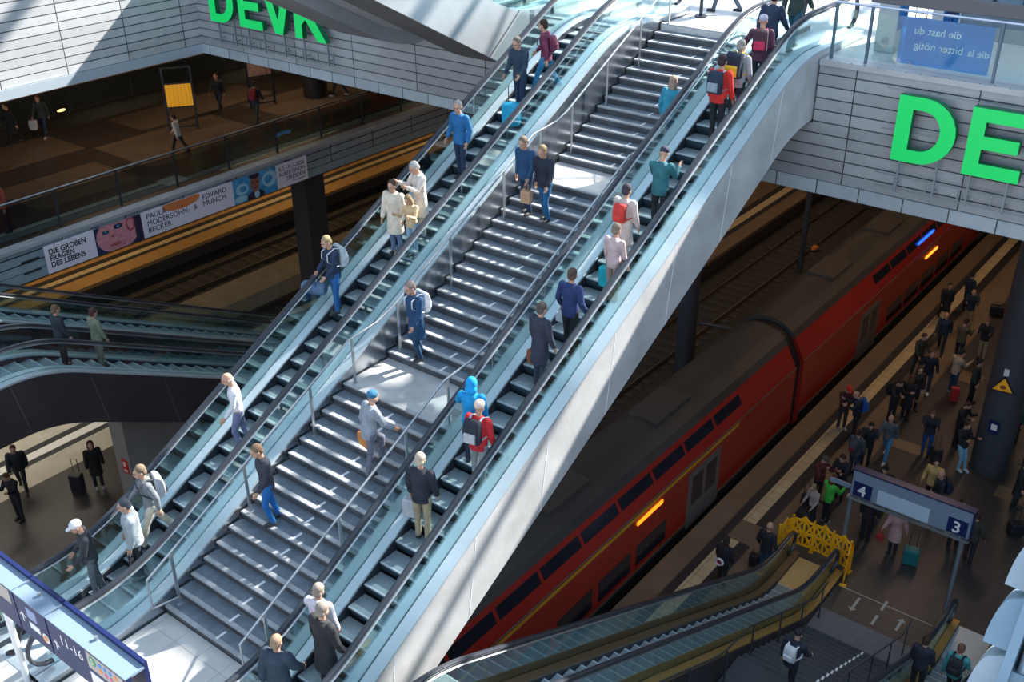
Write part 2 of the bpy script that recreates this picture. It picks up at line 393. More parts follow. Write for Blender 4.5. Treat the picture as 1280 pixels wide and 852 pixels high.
def fascia_front(x0, x1, name):
    m = MB(); m.box(x0, x1, 22.70, 22.86, 11.38, 13.98, 0); m.box(x0, x1, 22.66, 22.86, 11.07, 11.38, 1)
    o = m.build(name, [FAS, BAND]); struct(o)
    m = MB(); m.box(x0, x1, 22.66, 23.05, 13.98, 14.10); o = m.build('trim_1', CAP); struct(o)
fascia_front(-31.42, -15.92, 'wall_front'); fascia_front(-9.3, 14.0, 'wall_right')
m = MB(); m.box(-31.58, -31.42, -6, 22.86, 11.38, 13.98, 0); m.box(-31.58, -31.38, -6, 22.66, 11.07, 11.38, 1)
struct(m.build('wall_left', [FASL, BANDL]))
m = MB(); m.box(-31.8, -31.40, -6, 23.05, 13.98, 14.10); struct(m.build('trim_2', CAP))
m = MB(); m.box(-15.92, -9.3, 22.70, 22.84, 11.38, 12.66, 0); m.box(-15.92, -9.3, 22.66, 22.84, 11.07, 11.38, 1)
struct(m.build('wall_under_stairs', [FAS, BAND]))
# street-level slab
m = MB(); m.box(-13.92, -11.1, 23.62, 60, 13.4, 14.10); m.box(-31.42, -15.95, 23.05, 60, 13.4, 14.10); m.box(-15.95, -13.92, 25.15, 60, 13.4, 14.10); m.box(-11.1, -9.3, 25.15, 60, 13.4, 14.10); m.box(-9.3, 14, 23.05, 60, 13.4, 14.10)
m.box(-60, -31.8, -6, 60, 13.4, 14.10)
struct(m.build('floor', [FLOOR_G]))
m = MB(); m.box(-31.5, 14, 22.84, 95, 11.10, 11.5); m.box(-75, -31.5, -6, 95, 11.10, 11.5); m.box(-75, 14, 60, 95, 11.5, 13.4); m.box(-60.4, -60, -6, 95, -1.4, 11.1); struct(m.build('ceiling', SLABM))
# level -1
LF = mat('concourse_floor_dark', (0.050,0.042,0.036), 0.35, 0, 0.2, 2)
LF2 = mat('concourse_floor_brown', (0.125,0.097,0.072), 0.35, 0, 0.15, 2)
LFW = mat('concourse_guide_strip', (0.42,0.41,0.38), 0.5)
FPAN = panel_mat('lower_fascia_boards', (0.34,0.42,0.47), (0.03,0.035,0.04), 2.35, 0.3, 'y', off=(0.35, -5.76), mort=0.02)
m = MB(); m.box(-43.2, -31.3, -6, 70, 5.5, 6.6, 0)
for (a, b, c, d_) in ((-41.0,-38.3,17.0,21.5), (-38.0,-34.2,21.7,27.3), (-36.6,-33.6,16.8,20.8), (-40.9,-38.4,24.2,31.2), (-38.0,-34.0,29.0,34.0), (-41.5,-38.6,10,15.5)):
    m.box(a, b, c, d_, 6.6, 6.604, 1)
m.box(-32.75, -32.5, 8, 21.6, 6.6, 6.606, 2); m.box(-32.9, -32.1, 20.9, 21.8, 6.6, 6.607, 2)
struct(m.build('floor', [LF, LF2, LFW]))
m = MB(); m.box(-31.3, -31.2, -6, 70, 5.76, 6.52, 0); m.box(-31.3, -31.17, -6, 70, 5.46, 5.76, 1); m.box(-31.55, -31.14, -6, 70, 6.52, 6.64, 2)
struct(m.build('wall_lower', [FPAN, mat('lower_band', (0.30,0.40,0.44), 0.4, 0.2), CAP]))
PAVE = panel_mat('landing_paving', (0.56,0.56,0.55), (0.36,0.37,0.38), 0.6, 0.6, 'xy', mort=0.006, rough=0.4, metal=0.0, var=0.06)
m = MB(); m.box(-31.2, -23.3, -6, 8.4, 5.5, 6.6); m.box(-23.3, -15.95, -6, 5.15, 5.5, 6.6); m.box(-15.95, -9.3, -6, 5.2, 5.5, 6.6); m.box(-13.92, -11.1, 5.2, 7.55, 5.6, 6.6); m.box(-9.3, 6, -6, 6.6, 5.5, 6.6)
struct(m.build('floor', [PAVE]))
# platforms (z = 0) and track bed
P_BEI = panel_mat('platform_beige', (0.20,0.145,0.095), (0.12,0.09,0.06), 0.9, 0.9, 'xy', mort=0.006, rough=0.55, metal=0, var=0.05)
P_DRK = panel_mat('platform_dark_tiles', (0.050,0.045,0.045), (0.085,0.08,0.08), 0.62, 0.62, 'xy', mort=0.006, rough=0.45, metal=0, var=0.08)
P_LIN = mat('platform_dark_line', (0.030,0.030,0.032), 0.6)
P_TAC = panel_mat('platform_tactile', (0.60,0.49,0.30), (0.36,0.28,0.15), 0.4, 0.4, 'xy', mort=0.012, rough=0.6, metal=0, var=0.06)
PM = [P_BEI, P_DRK, P_LIN, P_TAC, mat('platform_warm_lit', (0.42,0.25,0.09), 0.6, 0, 0.1, 2), mat('platform_daylit', (0.50,0.46,0.38), 0.6, 0, 0.1, 2), mat('platform_strip_daylit', (0.78,0.76,0.70), 0.6)]  # orange carries warm lamplight in its colour; pale and white carry daylight
PF = mat('platform_side', (0.05,0.045,0.045), 0.8)
def plat(edges, y0, y1, name='floor', gap=None):
    m = MB()
    for (a, b, k) in edges:
        m.box(min(a, b), max(a, b), y0, y1, -0.16, 0.0, k)
    xs = [e for q in edges for e in q[:2]]
    m.box(min(xs)+0.12, max(xs)-0.12, y0, y1, -0.75, -0.16, 7)
    struct(m.build(name, PM+[PF]))
e = -11.45
plat([(e, e+0.68, 0), (e+0.68, e+0.95, 2), (e+0.95, e+1.36, 3), (e+1.36, e+1.72, 2), (e+1.72, e+2.75, 0), (e+2.75, -2.6, 1), (-2.6, 2.0, 0)], 24.2, 95)
plat([(e, e+0.68, 0), (e+0.68, e+0.95, 2), (e+0.95, e+2.75, 0), (e+2.75, -2.6, 1), (-2.6, 2.0, 0)], 23.2, 24.2)
plat([(e, e+0.68, 0), (e+0.68, e+0.95, 2), (e+0.95, e+1.36, 3), (e+1.36, e+1.72, 2), (e+1.72, -8.9, 0), (-8.9, 2.0, 1)], 2, 23.2)
m = MB()
for (x0, x1, y0, y1, z) in ((-8.7,-7.3,30.6,31.2,0.004), (-5.0,-3.6,29.9,30.6,0.004), (-8.2,-7.4,36.2,37.0,0.004)): m.box(x0, x1, y0, y1, 0, z)
struct(m.build('trim_3', P_BEI))
e = -20.35
plat([(e, e-0.72, 0), (e-0.72, e-1.0, 2), (e-1.0, e-1.4, 3), (e-1.4, e-1.75, 2), (e-1.75, -23.6, 0), (-23.6, -28.85, 1), (-28.85, -29.95, 5), (-29.95, -30.22, 2), (-30.22, -30.6, 6), (-30.6, -30.9, 2), (-30.9, -31.6, 5)], 2, 95)
e = -40.4
plat([(e, e-0.95, 4), (e-0.95, e-1.25, 2), (e-1.25, e-1.6, 3), (e-1.6, e-2.0, 2), (e-2.0, e-2.3, 4), (e-2.3, e-2.5, 2), (e-2.5, e-8, 0)], 2, 95)
BAL = mat('ballast', (0.040,0.038,0.038), 0.95, 0, 0.45, 25, 0.8, 30)
m = MB(); m.box(-70, 20, -10, 110, -1.4, -0.95); struct(m.build('ground', BAL))
# rails of the empty tracks
RAILM = mat('rail_steel', (0.16,0.145,0.13), 0.4, 0.7)
def track(xc, name_label, y0=2, y1=95):
    root = thing('railway_track', name_label, 'railway track', (xc, y0, -0.95), 0, 'pairs of rails')
    for s in (-0.72, 0.72):
        m = MB(); m.box(s-0.035, s+0.035, 0, y1-y0, 0.11, 0.19); m.box(s-0.07, s+0.07, 0, y1-y0, 0.03, 0.06); m.box(s-0.012, s+0.012, 0, y1-y0, 0.05, 0.12); m.build('rail', RAILM, root)
    m = MB()
    for k in range(int((y1-y0)/0.62)): m.box(-1.15, 1.15, k*0.62, k*0.62+0.24, -0.06, 0.035)
    m.build('sleepers', mat('sleeper', (0.055,0.05,0.048), 0.9, 0, 0.2, 3), root)
track(-18.75, 'empty railway track beside the red train'); track(-38.6, 'dark railway track below the exhibition banner'); track(-33.3, 'second dark track below the exhibition banner, nearer the stairs')
track(-13.15, 'railway track mostly hidden beneath the red train')
m = MB(); m.box(-36.3, -34.5, 2, 94, -0.95, -0.25); tag(m.build('cable_trough', mat('trough_concrete', (0.30,0.25,0.17), 0.8, 0, 0.15, 2)), 'low beige concrete strip between the tracks left of the escalators', 'concrete strip')
m = MB(); m.box(-16.75, -16.5, 2, 94, -0.95, -0.68); m.box(-16.25, -16.17, 2, 94, -0.95, -0.8); tag(m.build('cable_duct', mat('duct_brown', (0.16,0.115,0.075), 0.6)), 'thin brown cable duct running between the two tracks beside the train', 'cable duct')
for y, x in ((33.5,-17.6), (26.7,-17.6), (45.9,-17.9)):
    m = MB(); m.box(-0.12, 0.12, -0.17, 0.17, 0, 0.12); m.box(-0.05, 0.05, -0.3, 0.3, 0, 0.05)
    o = m.build('track_magnet', mat('magnet_orange', (0.65,0.24,0.05), 0.6), bevel=0.01); o.location = (x, y, -0.82)
    tag(o, {33.5:'small orange track box beside the dark round column', 26.7:'small orange track box just past the escalator cladding', 45.9:'small orange track box farthest off near the fascia'}[y], 'track box', 'orange track boxes')
# columns
COLM = mat('column_paint', (0.055,0.065,0.08), 0.45, 0.1, 0.08, 1.5)
def column(x, y, z0, z1, r, label):
    m = MB(); m.tube([(0,0,0),(0,0,z1-z0)], r, 32); m.tube([(0,0,0),(0,0,0.1)], r*1.05, 32); m.tube([(0,0,3.0),(0,0,3.03)], r*1.012, 32)
    o = m.build('column', COLM, None, True); o.location = (x, y, z0); tag(o, label, 'column')
    return o
column(-5.58, 31.35, 0, 11.1, 0.56, 'thick grey round column with a yellow warning triangle on the right platform')
column(-17.15, 32.3, -0.95, 11.1, 0.37, 'round grey column behind the pale escalator cladding')
column(-17.45, 43.3, -0.95, 11.1, 0.13, 'slender grey post between the tracks in the middle distance')
m = MB(); m.box(-32.5, -31.6, 26.7, 27.7, -0.95, 5.5); tag(m.build('column', mat('dark_pier', (0.03,0.03,0.035), 0.6)), 'square dark pier under the floor with the exhibition banner', 'column')
m = MB(); m.tube([(0,0,0),(3.3,0,0)], 0.06, 8); m.box(2.0, 2.2, -0.12, 0.12, -0.14, 0.14); o = m.build('signal_boom', COLM, None, True); o.location = (-16.74, 32.4, 1.2); o.rotation_euler = (0, 0.0, 0.25); tag(o, 'thin grey boom reaching from the round column over the track', 'boom')
# grey pier with red sign below the dark escalators
m = MB(); m.prism_x([(13.6,0),(17.5,0),(17.5,1.3),(13.6,3.15)], -26.1, -25.35); o = m.build('pier', mat('pier_grey', (0.24,0.235,0.225), 0.7, 0, 0.08, 2)); tag(o, 'pale grey pier under the dark escalators with a red sign', 'pier')
m = MB(); m.box(-0.15, 0.15, -0.01, 0, -0.24, 0.24, 0); m.box(-0.08, 0.08, -0.014, -0.01, -0.18, -0.12, 1); m.box(-0.07, 0.03, -0.014, -0.01, -0.02, 0.15, 1)
o = m.build('fire_sign', [mat('sign_red', (0.6,0.03,0.02), 0.4), WHITE]); o.location = (-25.62, 13.59, 1.35); tag(o, 'small red extinguisher sign on the grey pier', 'sign')
# ------------------------------------------------------------------ railings with glass
def glass_rail(name, label, axis, c, a0, a1, z, posts, hgt, top_m, post_m, glass_m, cap_w=0.05, cap_m=None):
    root = thing(name, label, 'railing', (c, a0, z) if axis == 'y' else (a0, c, z), 0)
    def Bx(m, a, b, w0, w1, h0, h1):
        if axis == 'y': m.box(w0, w1, a-a0, b-a0, h0, h1)
        else: m.box(a-a0, b-a0, w0, w1, h0, h1)
    m = MB()
    pts = [(0, 0, hgt), (0, a1-a0, hgt)] if axis == 'y' else [(0, 0, hgt), (a1-a0, 0, hgt)]
    m.tube(pts, cap_w, 12); m.build('rail', top_m, root, True)
    for p in posts:
        m = MB(); Bx(m, p-0.025, p+0.025, -0.04, 0.04, 0.0, hgt-0.02); m.build('post', post_m, root)
    ps = [a0]+list(posts)+[a1]
    for p, q in zip(ps, ps[1:]):
        if q-p < 0.3: continue
        m = MB(); Bx(m, p+0.05, q-0.05, -0.008, 0.008, 0.08, hgt-0.12); m.build('glass_panel', glass_m, root)
    return root
r = glass_rail('glass_railing', 'glass railing with dark posts above the exhibition banner', 'y', -31.75, 6, 60, 6.62, [9.53+2.3*k for k in range(20)], 1.28, STEEL, STEEL_D, GLASS_D, 0.03)
m = MB(); m.tube([(-0.16,0,1.2),(-0.16,54,1.2)], 0.035, 8); m.build('inner_hand_rail', BLACKM, r, True)
r = glass_rail('glass_railing', 'glass railing at street level above the green letters on the right', 'x', 22.88, -9.2, 6, 14.10, [-9.15, -8.37, -5.72, -3.1, -0.5, 2.1, 4.7], 1.2, mat('chrome_rail', (0.62,0.70,0.85), 0.25, 0.6), mat('rail_post_blue', (0.12,0.19,0.24), 0.4, 0.5), GLASS, 0.028)
m = MB(); m.box(0.75, 15, 0.02, 0.10, 1.27, 1.55); m.build('broad_rail', mat('broad_rail_grey', (0.13,0.135,0.15), 0.4, 0.4), r, bevel=0.02)
m = MB()
for k in range(50): m.cyl((0.3+0.3*k, -0.2, -0.02), (0.3+0.3*k, -0.2, 0.006), 0.018, 8)
o = m.build('foot_bolts', SEAM, r)
# translucent blue poster on the glass, read from behind
def decal_mat():
    m = bpy.data.materials.new('blue_film'); m.use_nodes = True; nt = m.node_tree; nt.nodes.clear()
    out = nt.nodes.new('ShaderNodeOutputMaterial'); mix = nt.nodes.new('ShaderNodeMixShader'); mix.inputs[0].default_value = 0.55
    tr = nt.nodes.new('ShaderNodeBsdfTransparent'); tr.inputs['Color'].default_value = (0.10,0.62,0.95,1)
    df = nt.nodes.new('ShaderNodeBsdfDiffuse'); df.inputs['Color'].default_value = (0.0,0.30,0.75,1)
    nt.links.new(tr.outputs[0], mix.inputs[1]); nt.links.new(df.outputs[0], mix.inputs[2]); nt.links.new(mix.outputs[0], out.inputs[0]); return m
t = thing('window_poster', 'translucent blue poster with mirrored white words on the glass railing', 'poster', (-6.6, 22.895, 14.2))
m = MB(); m.box(-1.12, 0.75, 0, 0.003, 0.02, 0.98)
m.build('film', decal_mat(), t)
WT = mat('white_letter', (0.85,0.88,0.9), 0.5, emit=None)
for s_, x, z, sz in (('die hast du', 0.12, 0.66, 0.22), ('bitter nötig', 0.2, 0.36, 0.22), ('die la', 0.72, 0.36, 0.2)):
    q = text('lettering', s_, sz, (x, -0.004, z), (PI/2, 0, PI), WT, t, 0.001)
# sticker on glass railing left
m = MB()
for k in range(3): m.ball((0, 0.24*k, 0.03*(k % 2)), 0.004, 0.17, 0.08, 10, 6)
o = m.build('blue_sticker', mat('sticker_blue', (0.10,0.25,0.45), 0.5)); o.location = (-31.72, 25.75, 7.3); tag(o, 'pale blue cloud-shaped sticker on the glass above the banner', 'sticker')

# ------------------------------------------------------------------ green letters on their frames
GREEN = mat('letter_green', (0.0,0.62,0.12), 0.35, emit=(0.0,0.75,0.16), estr=0.30)
GREEN_D = mat('letter_side_green', (0.0,0.16,0.06), 0.5)
FRM = mat('frame_grey', (0.30,0.34,0.38), 0.4, 0.5)
def arc(cx, cz, rx, rz, a0, a1, n): return [(cx+rx*math.cos(a0+(a1-a0)*i/n), cz+rz*math.sin(a0+(a1-a0)*i/n)) for i in range(n+1)]
def letter(ch, x0, parent, H=1.40, s=0.30):
    m = MB()
    def pr(poly, y0=-0.09, y1=0.09):
        m.prism_y(poly, y0, y1, 1); n = len(poly)
        m.add([(x, y0-0.004, z) for x, z in poly], [tuple(range(n))], 0)
    if ch == 'D':
        n = 12; o = arc(0.54, H/2, 0.72, H/2, -PI/2, PI/2, n); i = arc(0.54, H/2, 0.40, H/2-0.27, -PI/2, PI/2, n)
        pr([(0,0),(s+0.02,0),(s+0.02,H),(0,H)])
        pr([(s+0.02,0),(0.54,0),(0.54,0.27),(s+0.02,0.27)]); pr([(s+0.02,H-0.27),(0.54,H-0.27),(0.54,H),(s+0.02,H)])
        for k in range(n): pr([o[k], o[k+1], i[k+1], i[k]])
    elif ch == 'E':
        pr([(0,0),(s,0),(s,H),(0,H)])
        for z0, w in ((0, 1.12), (0.57, 1.0), (H-0.27, 1.1)): pr([(s,z0),(w,z0),(w,z0+0.27),(s,z0+0.27)])
    elif ch == 'V':
        pr([(0.48,0),(0.66,0),(0.66,0.42),(0.33,H),(0,H)]); pr([(0.66,0),(0.84,0),(1.32,H),(0.99,H),(0.66,0.42)])
    elif ch == 'K':
        pr([(0,0),(s+0.02,0),(s+0.02,H),(0,H)])
        pr([(s+0.02,0.42),(0.50,0.60),(1.22,H),(0.84,H),(s+0.02,0.86)]); pr([(0.50,0.60),(1.0,0.0),(1.38,0.0),(0.74,0.86)])
    o = m.build('letter', [GREEN, GREEN_D], parent); o.location = (x0, 0, 0); o['label'] = 'green letter '+ch
    return o
def devk(x0, z0, label, scale=1.0):
    t = thing('letter_sign', label, 'sign', (x0, 22.42, z0), 0, 'green DEVK letter signs')
    for ch, dx in (('D', 0), ('E', 1.5), ('V', 2.72), ('K', 4.15)): letter(ch, dx, t)
    m = MB()
    for z in (-0.42, -0.72, 0.55, 1.42): m.box(-0.35, 5.6, 0.1, 0.125, z, z+0.03)
    for k in range(0, 9): m.box(0.1+0.68*k, 0.125+0.68*k, 0.09, 0.12, -0.72, -0.40)
    m.build('frame_rails', FRM, t)
    for x in (0.15, 0.95, 1.65, 2.4, 3.38, 4.3, 5.35):
        m = MB(); m.box(x-0.02, x+0.02, 0.08, 0.13, -0.75, 0.1); m.box(x-0.015, x+0.015, 0.1, 0.28, -0.6, -0.57); m.build('frame_upright', FRM, t)
    return t
devk(-7.33, 12.33, 'glowing green letter sign reading DEVK on the right boarded wall')
devk(-30.28, 12.36, 'green letter sign reading DEVK, partly covered by the overhead escalator casing')

# ------------------------------------------------------------------ exhibition banner
BW = mat('banner_white', (0.80,0.74,0.82), 0.6)
INK = mat('ink', (0.012,0.012,0.018), 0.6)
t = thing('exhibition_banner', 'long exhibition banner with two painted portraits on the lower fascia', 'banner', (-31.10, 15.37, 5.49))
m = MB(); m.box(-0.03, 0, 0, 11.1, 0, 0.93); m.build('banner_sheet', BW, t)
RX = (PI/2, 0, PI/2)
TB = dict(ext=0.002)
for i, s_ in enumerate(('DIE GROßEN', 'FRAGEN', 'DES LEBENS')): text('lettering', s_, 0.255, (0.004, 0.13, 0.62-0.22*i), RX, INK, t, 0.002, sx=0.92, offset=0.006)
for i, s_ in enumerate(('PAULA', 'MODERSOHN-', 'BECKER')): text('lettering', s_, 0.27, (0.004, 3.78, 0.64-0.25*i), RX, INK, t, 0.002, offset=0.0)
text('lettering', '&', 0.26, (0.004, 5.72, 0.40), RX, INK, t, 0.002)
for i, s_ in enumerate(('EDVARD', 'MUNCH')): text('lettering', s_, 0.27, (0.004, 6.12, 0.64-0.25*i), RX, INK, t, 0.002, sx=1.05, offset=0.0)
for i, s_ in enumerate(('8.2.–31.5.2026', 'ALBERTINUM', 'DRESDEN')): text('lettering', s_, 0.22, (0.004, 10.98, 0.66-0.21*i), RX, INK, t, 0.002, align='RIGHT', sx=1.0)
text('lettering', 'www.skd.museum', 0.09, (0.004, 10.98, 0.12), RX, INK, t, 0.002, align='RIGHT')
def paint(name, y0, y1, bg, blobs):
    m = MB(); mats = [bg]; m.box(-0.02, 0.006, y0, y1, 0.0, 0.93, 0)
    for k, (cy, cz, ry, rz, c) in enumerate(blobs):
        if c not in mats: mats.append(c)
        n = 18; x = 0.0065+0.0012*k
        m.add([(x, min(y1, max(y0, cy+ry*math.cos(2*PI*i/n))), min(0.93, max(0.0, cz+rz*math.sin(2*PI*i/n)))) for i in range(n)], [tuple(range(n))], mats.index(c))
    return m.build(name, mats, t)
a_navy = mat('art_navy', (0.02,0.03,0.08), 0.6); a_pink = mat('art_pink', (0.62,0.25,0.28), 0.6, 0, 0.25, 8); a_rose = mat('art_rose', (0.45,0.08,0.10), 0.6)
a_dark = mat('art_dark', (0.03,0.02,0.05), 0.6); a_cyan = mat('art_cyan', (0.06,0.32,0.60), 0.6, 0, 0.4, 5); a_pale = mat('art_pale', (0.35,0.60,0.72), 0.6); a_skin = mat('art_skin', (0.30,0.12,0.08), 0.6); a_or = mat('art_orange', (0.70,0.20,0.06), 0.6)
paint('portrait_print', 1.78, 3.58, a_navy, [(2.62,0.52,0.80,0.62,a_pink),(3.15,0.72,0.18,0.26,a_rose),(3.15,0.72,0.11,0.18,a_pink),(2.2,0.70,0.13,0.07,a_dark),(2.68,0.78,0.17,0.09,a_dark),(2.2,0.70,0.05,0.04,a_cyan),(2.68,0.78,0.06,0.05,a_cyan),(2.42,0.5,0.07,0.05,a_rose),(2.5,0.2,0.22,0.06,a_rose),(3.45,0.3,0.16,0.9,a_dark)])
paint('portrait_print', 7.50, 9.55, a_cyan, [(7.9,0.5,0.30,0.22,a_pale),(7.95,0.5,0.16,0.12,a_cyan),(9.2,0.55,0.34,0.30,a_pale),(9.15,0.55,0.2,0.16,a_cyan),(7.8,0.15,0.3,0.12,a_pale),(8.5,0.08,0.42,0.22,a_dark),(8.55,0.14,0.12,0.16,a_pale),(8.5,0.58,0.22,0.34,a_skin),(8.5,0.86,0.24,0.12,a_dark),(8.42,0.62,0.05,0.03,a_dark),(8.60,0.62,0.05,0.03,a_dark),(8.5,0.40,0.08,0.025,a_dark),(8.5,0.52,0.03,0.07,a_rose)])
m = MB(); n = 20
m.add([(0.001, 5.25+0.8*math.cos(2*PI*i/n), min(0.93, 0.84+0.24*math.sin(2*PI*i/n))) for i in range(n)], [tuple(range(n))]); m.build('orange_patch', a_or, t)
for yy in (1.9, 4.6, 7.4, 10.2):
    m = MB(); m.tube([(0.0, yy-0.2, 0.99), (0.03, yy+0.1, 0.99)], 0.015, 6); m.build('clamp', STEEL_D, t)
for z in (5.72, 6.1):
    m = MB(); m.box(0, 0.05, 0, 0.6, 0, 0.05); o = m.build('bracket_bar', STEEL_D); o.location = (-31.2, 14.6, z); tag(o, 'short dark bar on the fascia left of the banner, ' + ('lower' if z < 6 else 'upper') + ' of the two', 'bar')

# ------------------------------------------------------------------ boards and bin on level -1
def board(x0, y0, ang, name, label, panel, w=0.98, h=2.6, p0=0.95, p1=1.75, lower=True):
    t = thing(name, label, 'notice board', (x0, y0, 6.6), ang)
    for x in (0, w):
        m = MB(); m.box(x-0.04, x+0.04, -0.04, 0.04, 0, h); m.build('post', STEEL_D, t)
    m = MB(); m.box(0.04, w-0.04, -0.03, 0.03, p0, p1); m.build('panel', panel, t)
    for z in (p0-0.05, p1, h-0.06, 0.12):
        m = MB(); m.box(0.04, w-0.04, -0.035, 0.035, z, z+0.05); m.build('crossbar', STEEL_D, t)
    return t
YPM = panel_mat('timetable_yellow', (0.80,0.40,0.02), (0.45,0.2,0.02), 0.09, 0.06, 'x', mort=0.008, rough=0.5, metal=0, var=0.06)
bsdf = YPM.node_tree.nodes['Principled BSDF']; bsdf.inputs['Emission Color'].default_value = (0.9,0.42,0.02,1); bsdf.inputs['Emission Strength'].default_value = 0.35
board(-37.4, 24.85, 0.95, 'timetable_board', 'free-standing frame with a lit yellow timetable sheet', YPM, 1.1, 2.6, 1.0, 1.9)
board(-37.35, 29.0, 1.2, 'notice_board', 'free-standing frame with a pale pink map near the dark bin', mat('map_pink', (0.42,0.26,0.2), 0.6, 0, 0.4, 12), 1.1, 2.6, 1.35, 2.25)
t = thing('waste_bin', 'wide dark round bin standing behind the notice board frame', 'bin', (-36.5, 32.0, 6.6))
m = MB(); m.tube([(0,0,0),(0,0,1.0),(0,0,1.02)], [0.52,0.58,0.6], 24); m.build('bin_body', mat('bin_dark', (0.025,0.027,0.032), 0.5), t, True)
m = MB(); m.tube([(0,0,1.02),(0,0,1.1)], [0.62,0.6], 24); m.build('rim', STEEL_D, t, True)
# railing and dark hall beyond the concourse
r = glass_rail('glass_railing', 'far dim railing at the back of the concourse under the lit wall', 'y', -43.1, 2, 60, 6.62, [6+3.0*k for k in range(18)], 1.1, mat('rail_warm', (0.55,0.40,0.25), 0.3, 0.6), STEEL_D, GLASS_D, 0.03)
for i, (x, y, z) in enumerate(((-47, 25.6, 5.6), (-47, 24.1, 5.2), (-47, 24.6, 4.0), (-45.5, 27.2, 5.0))):
    m = MB(); m.ball((0,0,0), 0.07, 0.22 if i == 0 else 0.1, 0.06, 10, 6)
    o = m.build('hall_lamp', mat('lamp_warm' if i == 0 else 'lamp_white', (1,0.6,0.2), 0.5, emit=(1.0,0.5,0.12) if i == 0 else (0.8,0.75,0.6), estr=9 if i == 0 else 2.5)); o.location = (x, y, z)
    tag(o, ['orange glowing lamp deep behind the back railing', 'small pale lamp left of the orange lamp', 'small pale lamp below the orange lamp', 'faint lamp right of the orange lamp'][i], 'lamp', 'lamps in the hall beyond')

# ------------------------------------------------------------------ the red train
RED = mat('train_red', (0.33,0.022,0.014), 0.35, 0, 0.06, 0.6)
ROOF = mat('train_roof', (0.050,0.046,0.044), 0.6, 0, 0.25, 0.35)
TGL = mat('train_window', (0.018,0.018,0.028), 0.12)
TGR = mat('train_door_grey', (0.13,0.12,0.115), 0.4)
TYE = mat('first_class_yellow', (0.55,0.30,0.02), 0.4)
TBOT = mat('train_skirt', (0.10,0.085,0.06), 0.6)
t = thing('double_deck_train', 'red double-deck regional train alongside the right platform', 'train', (-13.15, 3.0, -0.95))
ZP = 0.95
side = [(1.30,-0.5),(1.39,-0.32),(1.39,2.0),(1.33,2.16),(0.98,2.80)]
roof = [(0.98,2.80),(0.84,3.0),(0.55,3.2),(0.2,3.3),(-0.2,3.3),(-0.55,3.2),(-0.84,3.0),(-0.98,2.80)]
full = [(x, z+ZP) for x, z in side]+[(x, z+ZP) for x, z in roof[1:]]+[(-x, z+ZP) for x, z in side[::-1][1:]]
for ci, (y0, y1) in enumerate(((0.0, 27.0), (27.6, 54.0), (54.6, 80.0))):
    m = MB(); m.prism_y(full, y0, y1, 0)
    body = m.build('coach_body', [RED], t, True, sharp=20)
    m = MB(); m.prism_y([(x*1.003, z+ZP+0.012) for x, z in roof], y0-0.02, y1+0.02); m.build('roof', ROOF, body, True, sharp=20)
    for yy in ([y0+4+5.2*k for k in range(4)]):
     m = MB(); m.box(-0.5, 0.5, yy, yy+1.8, 3.3+ZP-0.05, 3.3+ZP+0.08)
     m.build('roof_unit', mat('roof_unit', (0.06,0.055,0.05), 0.6), body)
    for s in (1, -1):
        def sidebox(name, a, b, z0, z1, mm, d=0.012):
            m = MB(); xs = sorted((s*1.385, s*(1.39+d))); m.box(xs[0], xs[1], a, b, z0+ZP, z1+ZP); return m.build(name, mm, body)
        sidebox('skirt_band', y0+0.1, y1-0.1, -0.06, 0.03, TBOT); sidebox('gap_shade_band', y0+0.1, y1-0.1, -0.5, -0.06, BLACKM)  # black lower band stands for the shaded gap at the platform edge
        sidebox('waist_line', y0, y1, 2.06, 2.10, mat('train_line_grey', (0.16,0.14,0.13), 0.4), 0.014)
        if ci == 0: sidebox('yellow_stripe', y0+0.3, y1-4.0, 1.90, 2.0, TYE, 0.014)
        # lower windows, doors
        dws = (y0+5.0, y1-7.0)
        a = y0+8.0; k = 0
        while a < y1-9.4:
            sidebox('lower_window', a, a+1.55, 0.22, 0.92, TGL, 0.01); a += 1.85
        for q in dws:
            sidebox('door', q, q+1.9, -0.25, 1.72, TGR, 0.016); sidebox('door_window', q+0.22, q+0.85, 0.5, 1.5, TGL, 0.02); sidebox('door_window', q+1.05, q+1.68, 0.5, 1.5, TGL, 0.02)
        # upper windows on the sloping wall
        a = y0+(1.2 if ci == 0 else 6.5)
        while a < y1-(5.0 if ci == 0 else 2.5):
            nx, nz = 0.66, 0.34; L_ = math.hypot(nx, nz); off = (nx/L_*0.012, nz/L_*0.012)
            p0 = (1.28, 2.22); p1 = (1.05, 2.66); m = MB()
            q = [(p0[0]+off[0], p0[1]+off[1]), (p1[0]+off[0], p1[1]+off[1]), (p1[0]-0.03, p1[1]-0.02), (p0[0]-0.03, p0[1]-0.02)]
            m.prism_y([(s*x, z+ZP) for x, z in (q if s < 0 else q[::-1])], a, a+1.6); m.build('upper_window', TGL, body); a += 1.72
    if ci < 2:
        m = MB(); m.prism_y([(x*0.9, ZP+(z-ZP)*0.96) for x, z in full], y1, y1+0.6); m.build('gangway', BLACKM, t)
    for yy in (y0+3.2, y1-5.2):
        for dy in (0, 2.5):
            for s in (-1, 1):
                m = MB(); m.cyl((s*0.66,yy+dy,0.64),(s*0.78,yy+dy,0.64), 0.44, 24); m.build('wheel', STEEL_D, t, True)
for (y, z, L_, c, e_, lab, xx) in ((17.2, 1.66, 1.3, (1.0,0.20,0.01), 2.6, 'amber destination display', 1.40), (39.3, 1.60, 1.4, (1.0,0.24,0.02), 3.0, 'amber destination display', 1.40), (38.6, 2.42, 1.8, (0.02,0.12,1.0), 2.2, 'blue display', 1.21)):
    m = MB(); m.box(xx-0.02, xx+0.03, y, y+L_, z+ZP, z+ZP+0.10); o = m.build('display', mat('disp%d' % int(y), c, 0.4, emit=c, estr=e_), t); o['label'] = lab

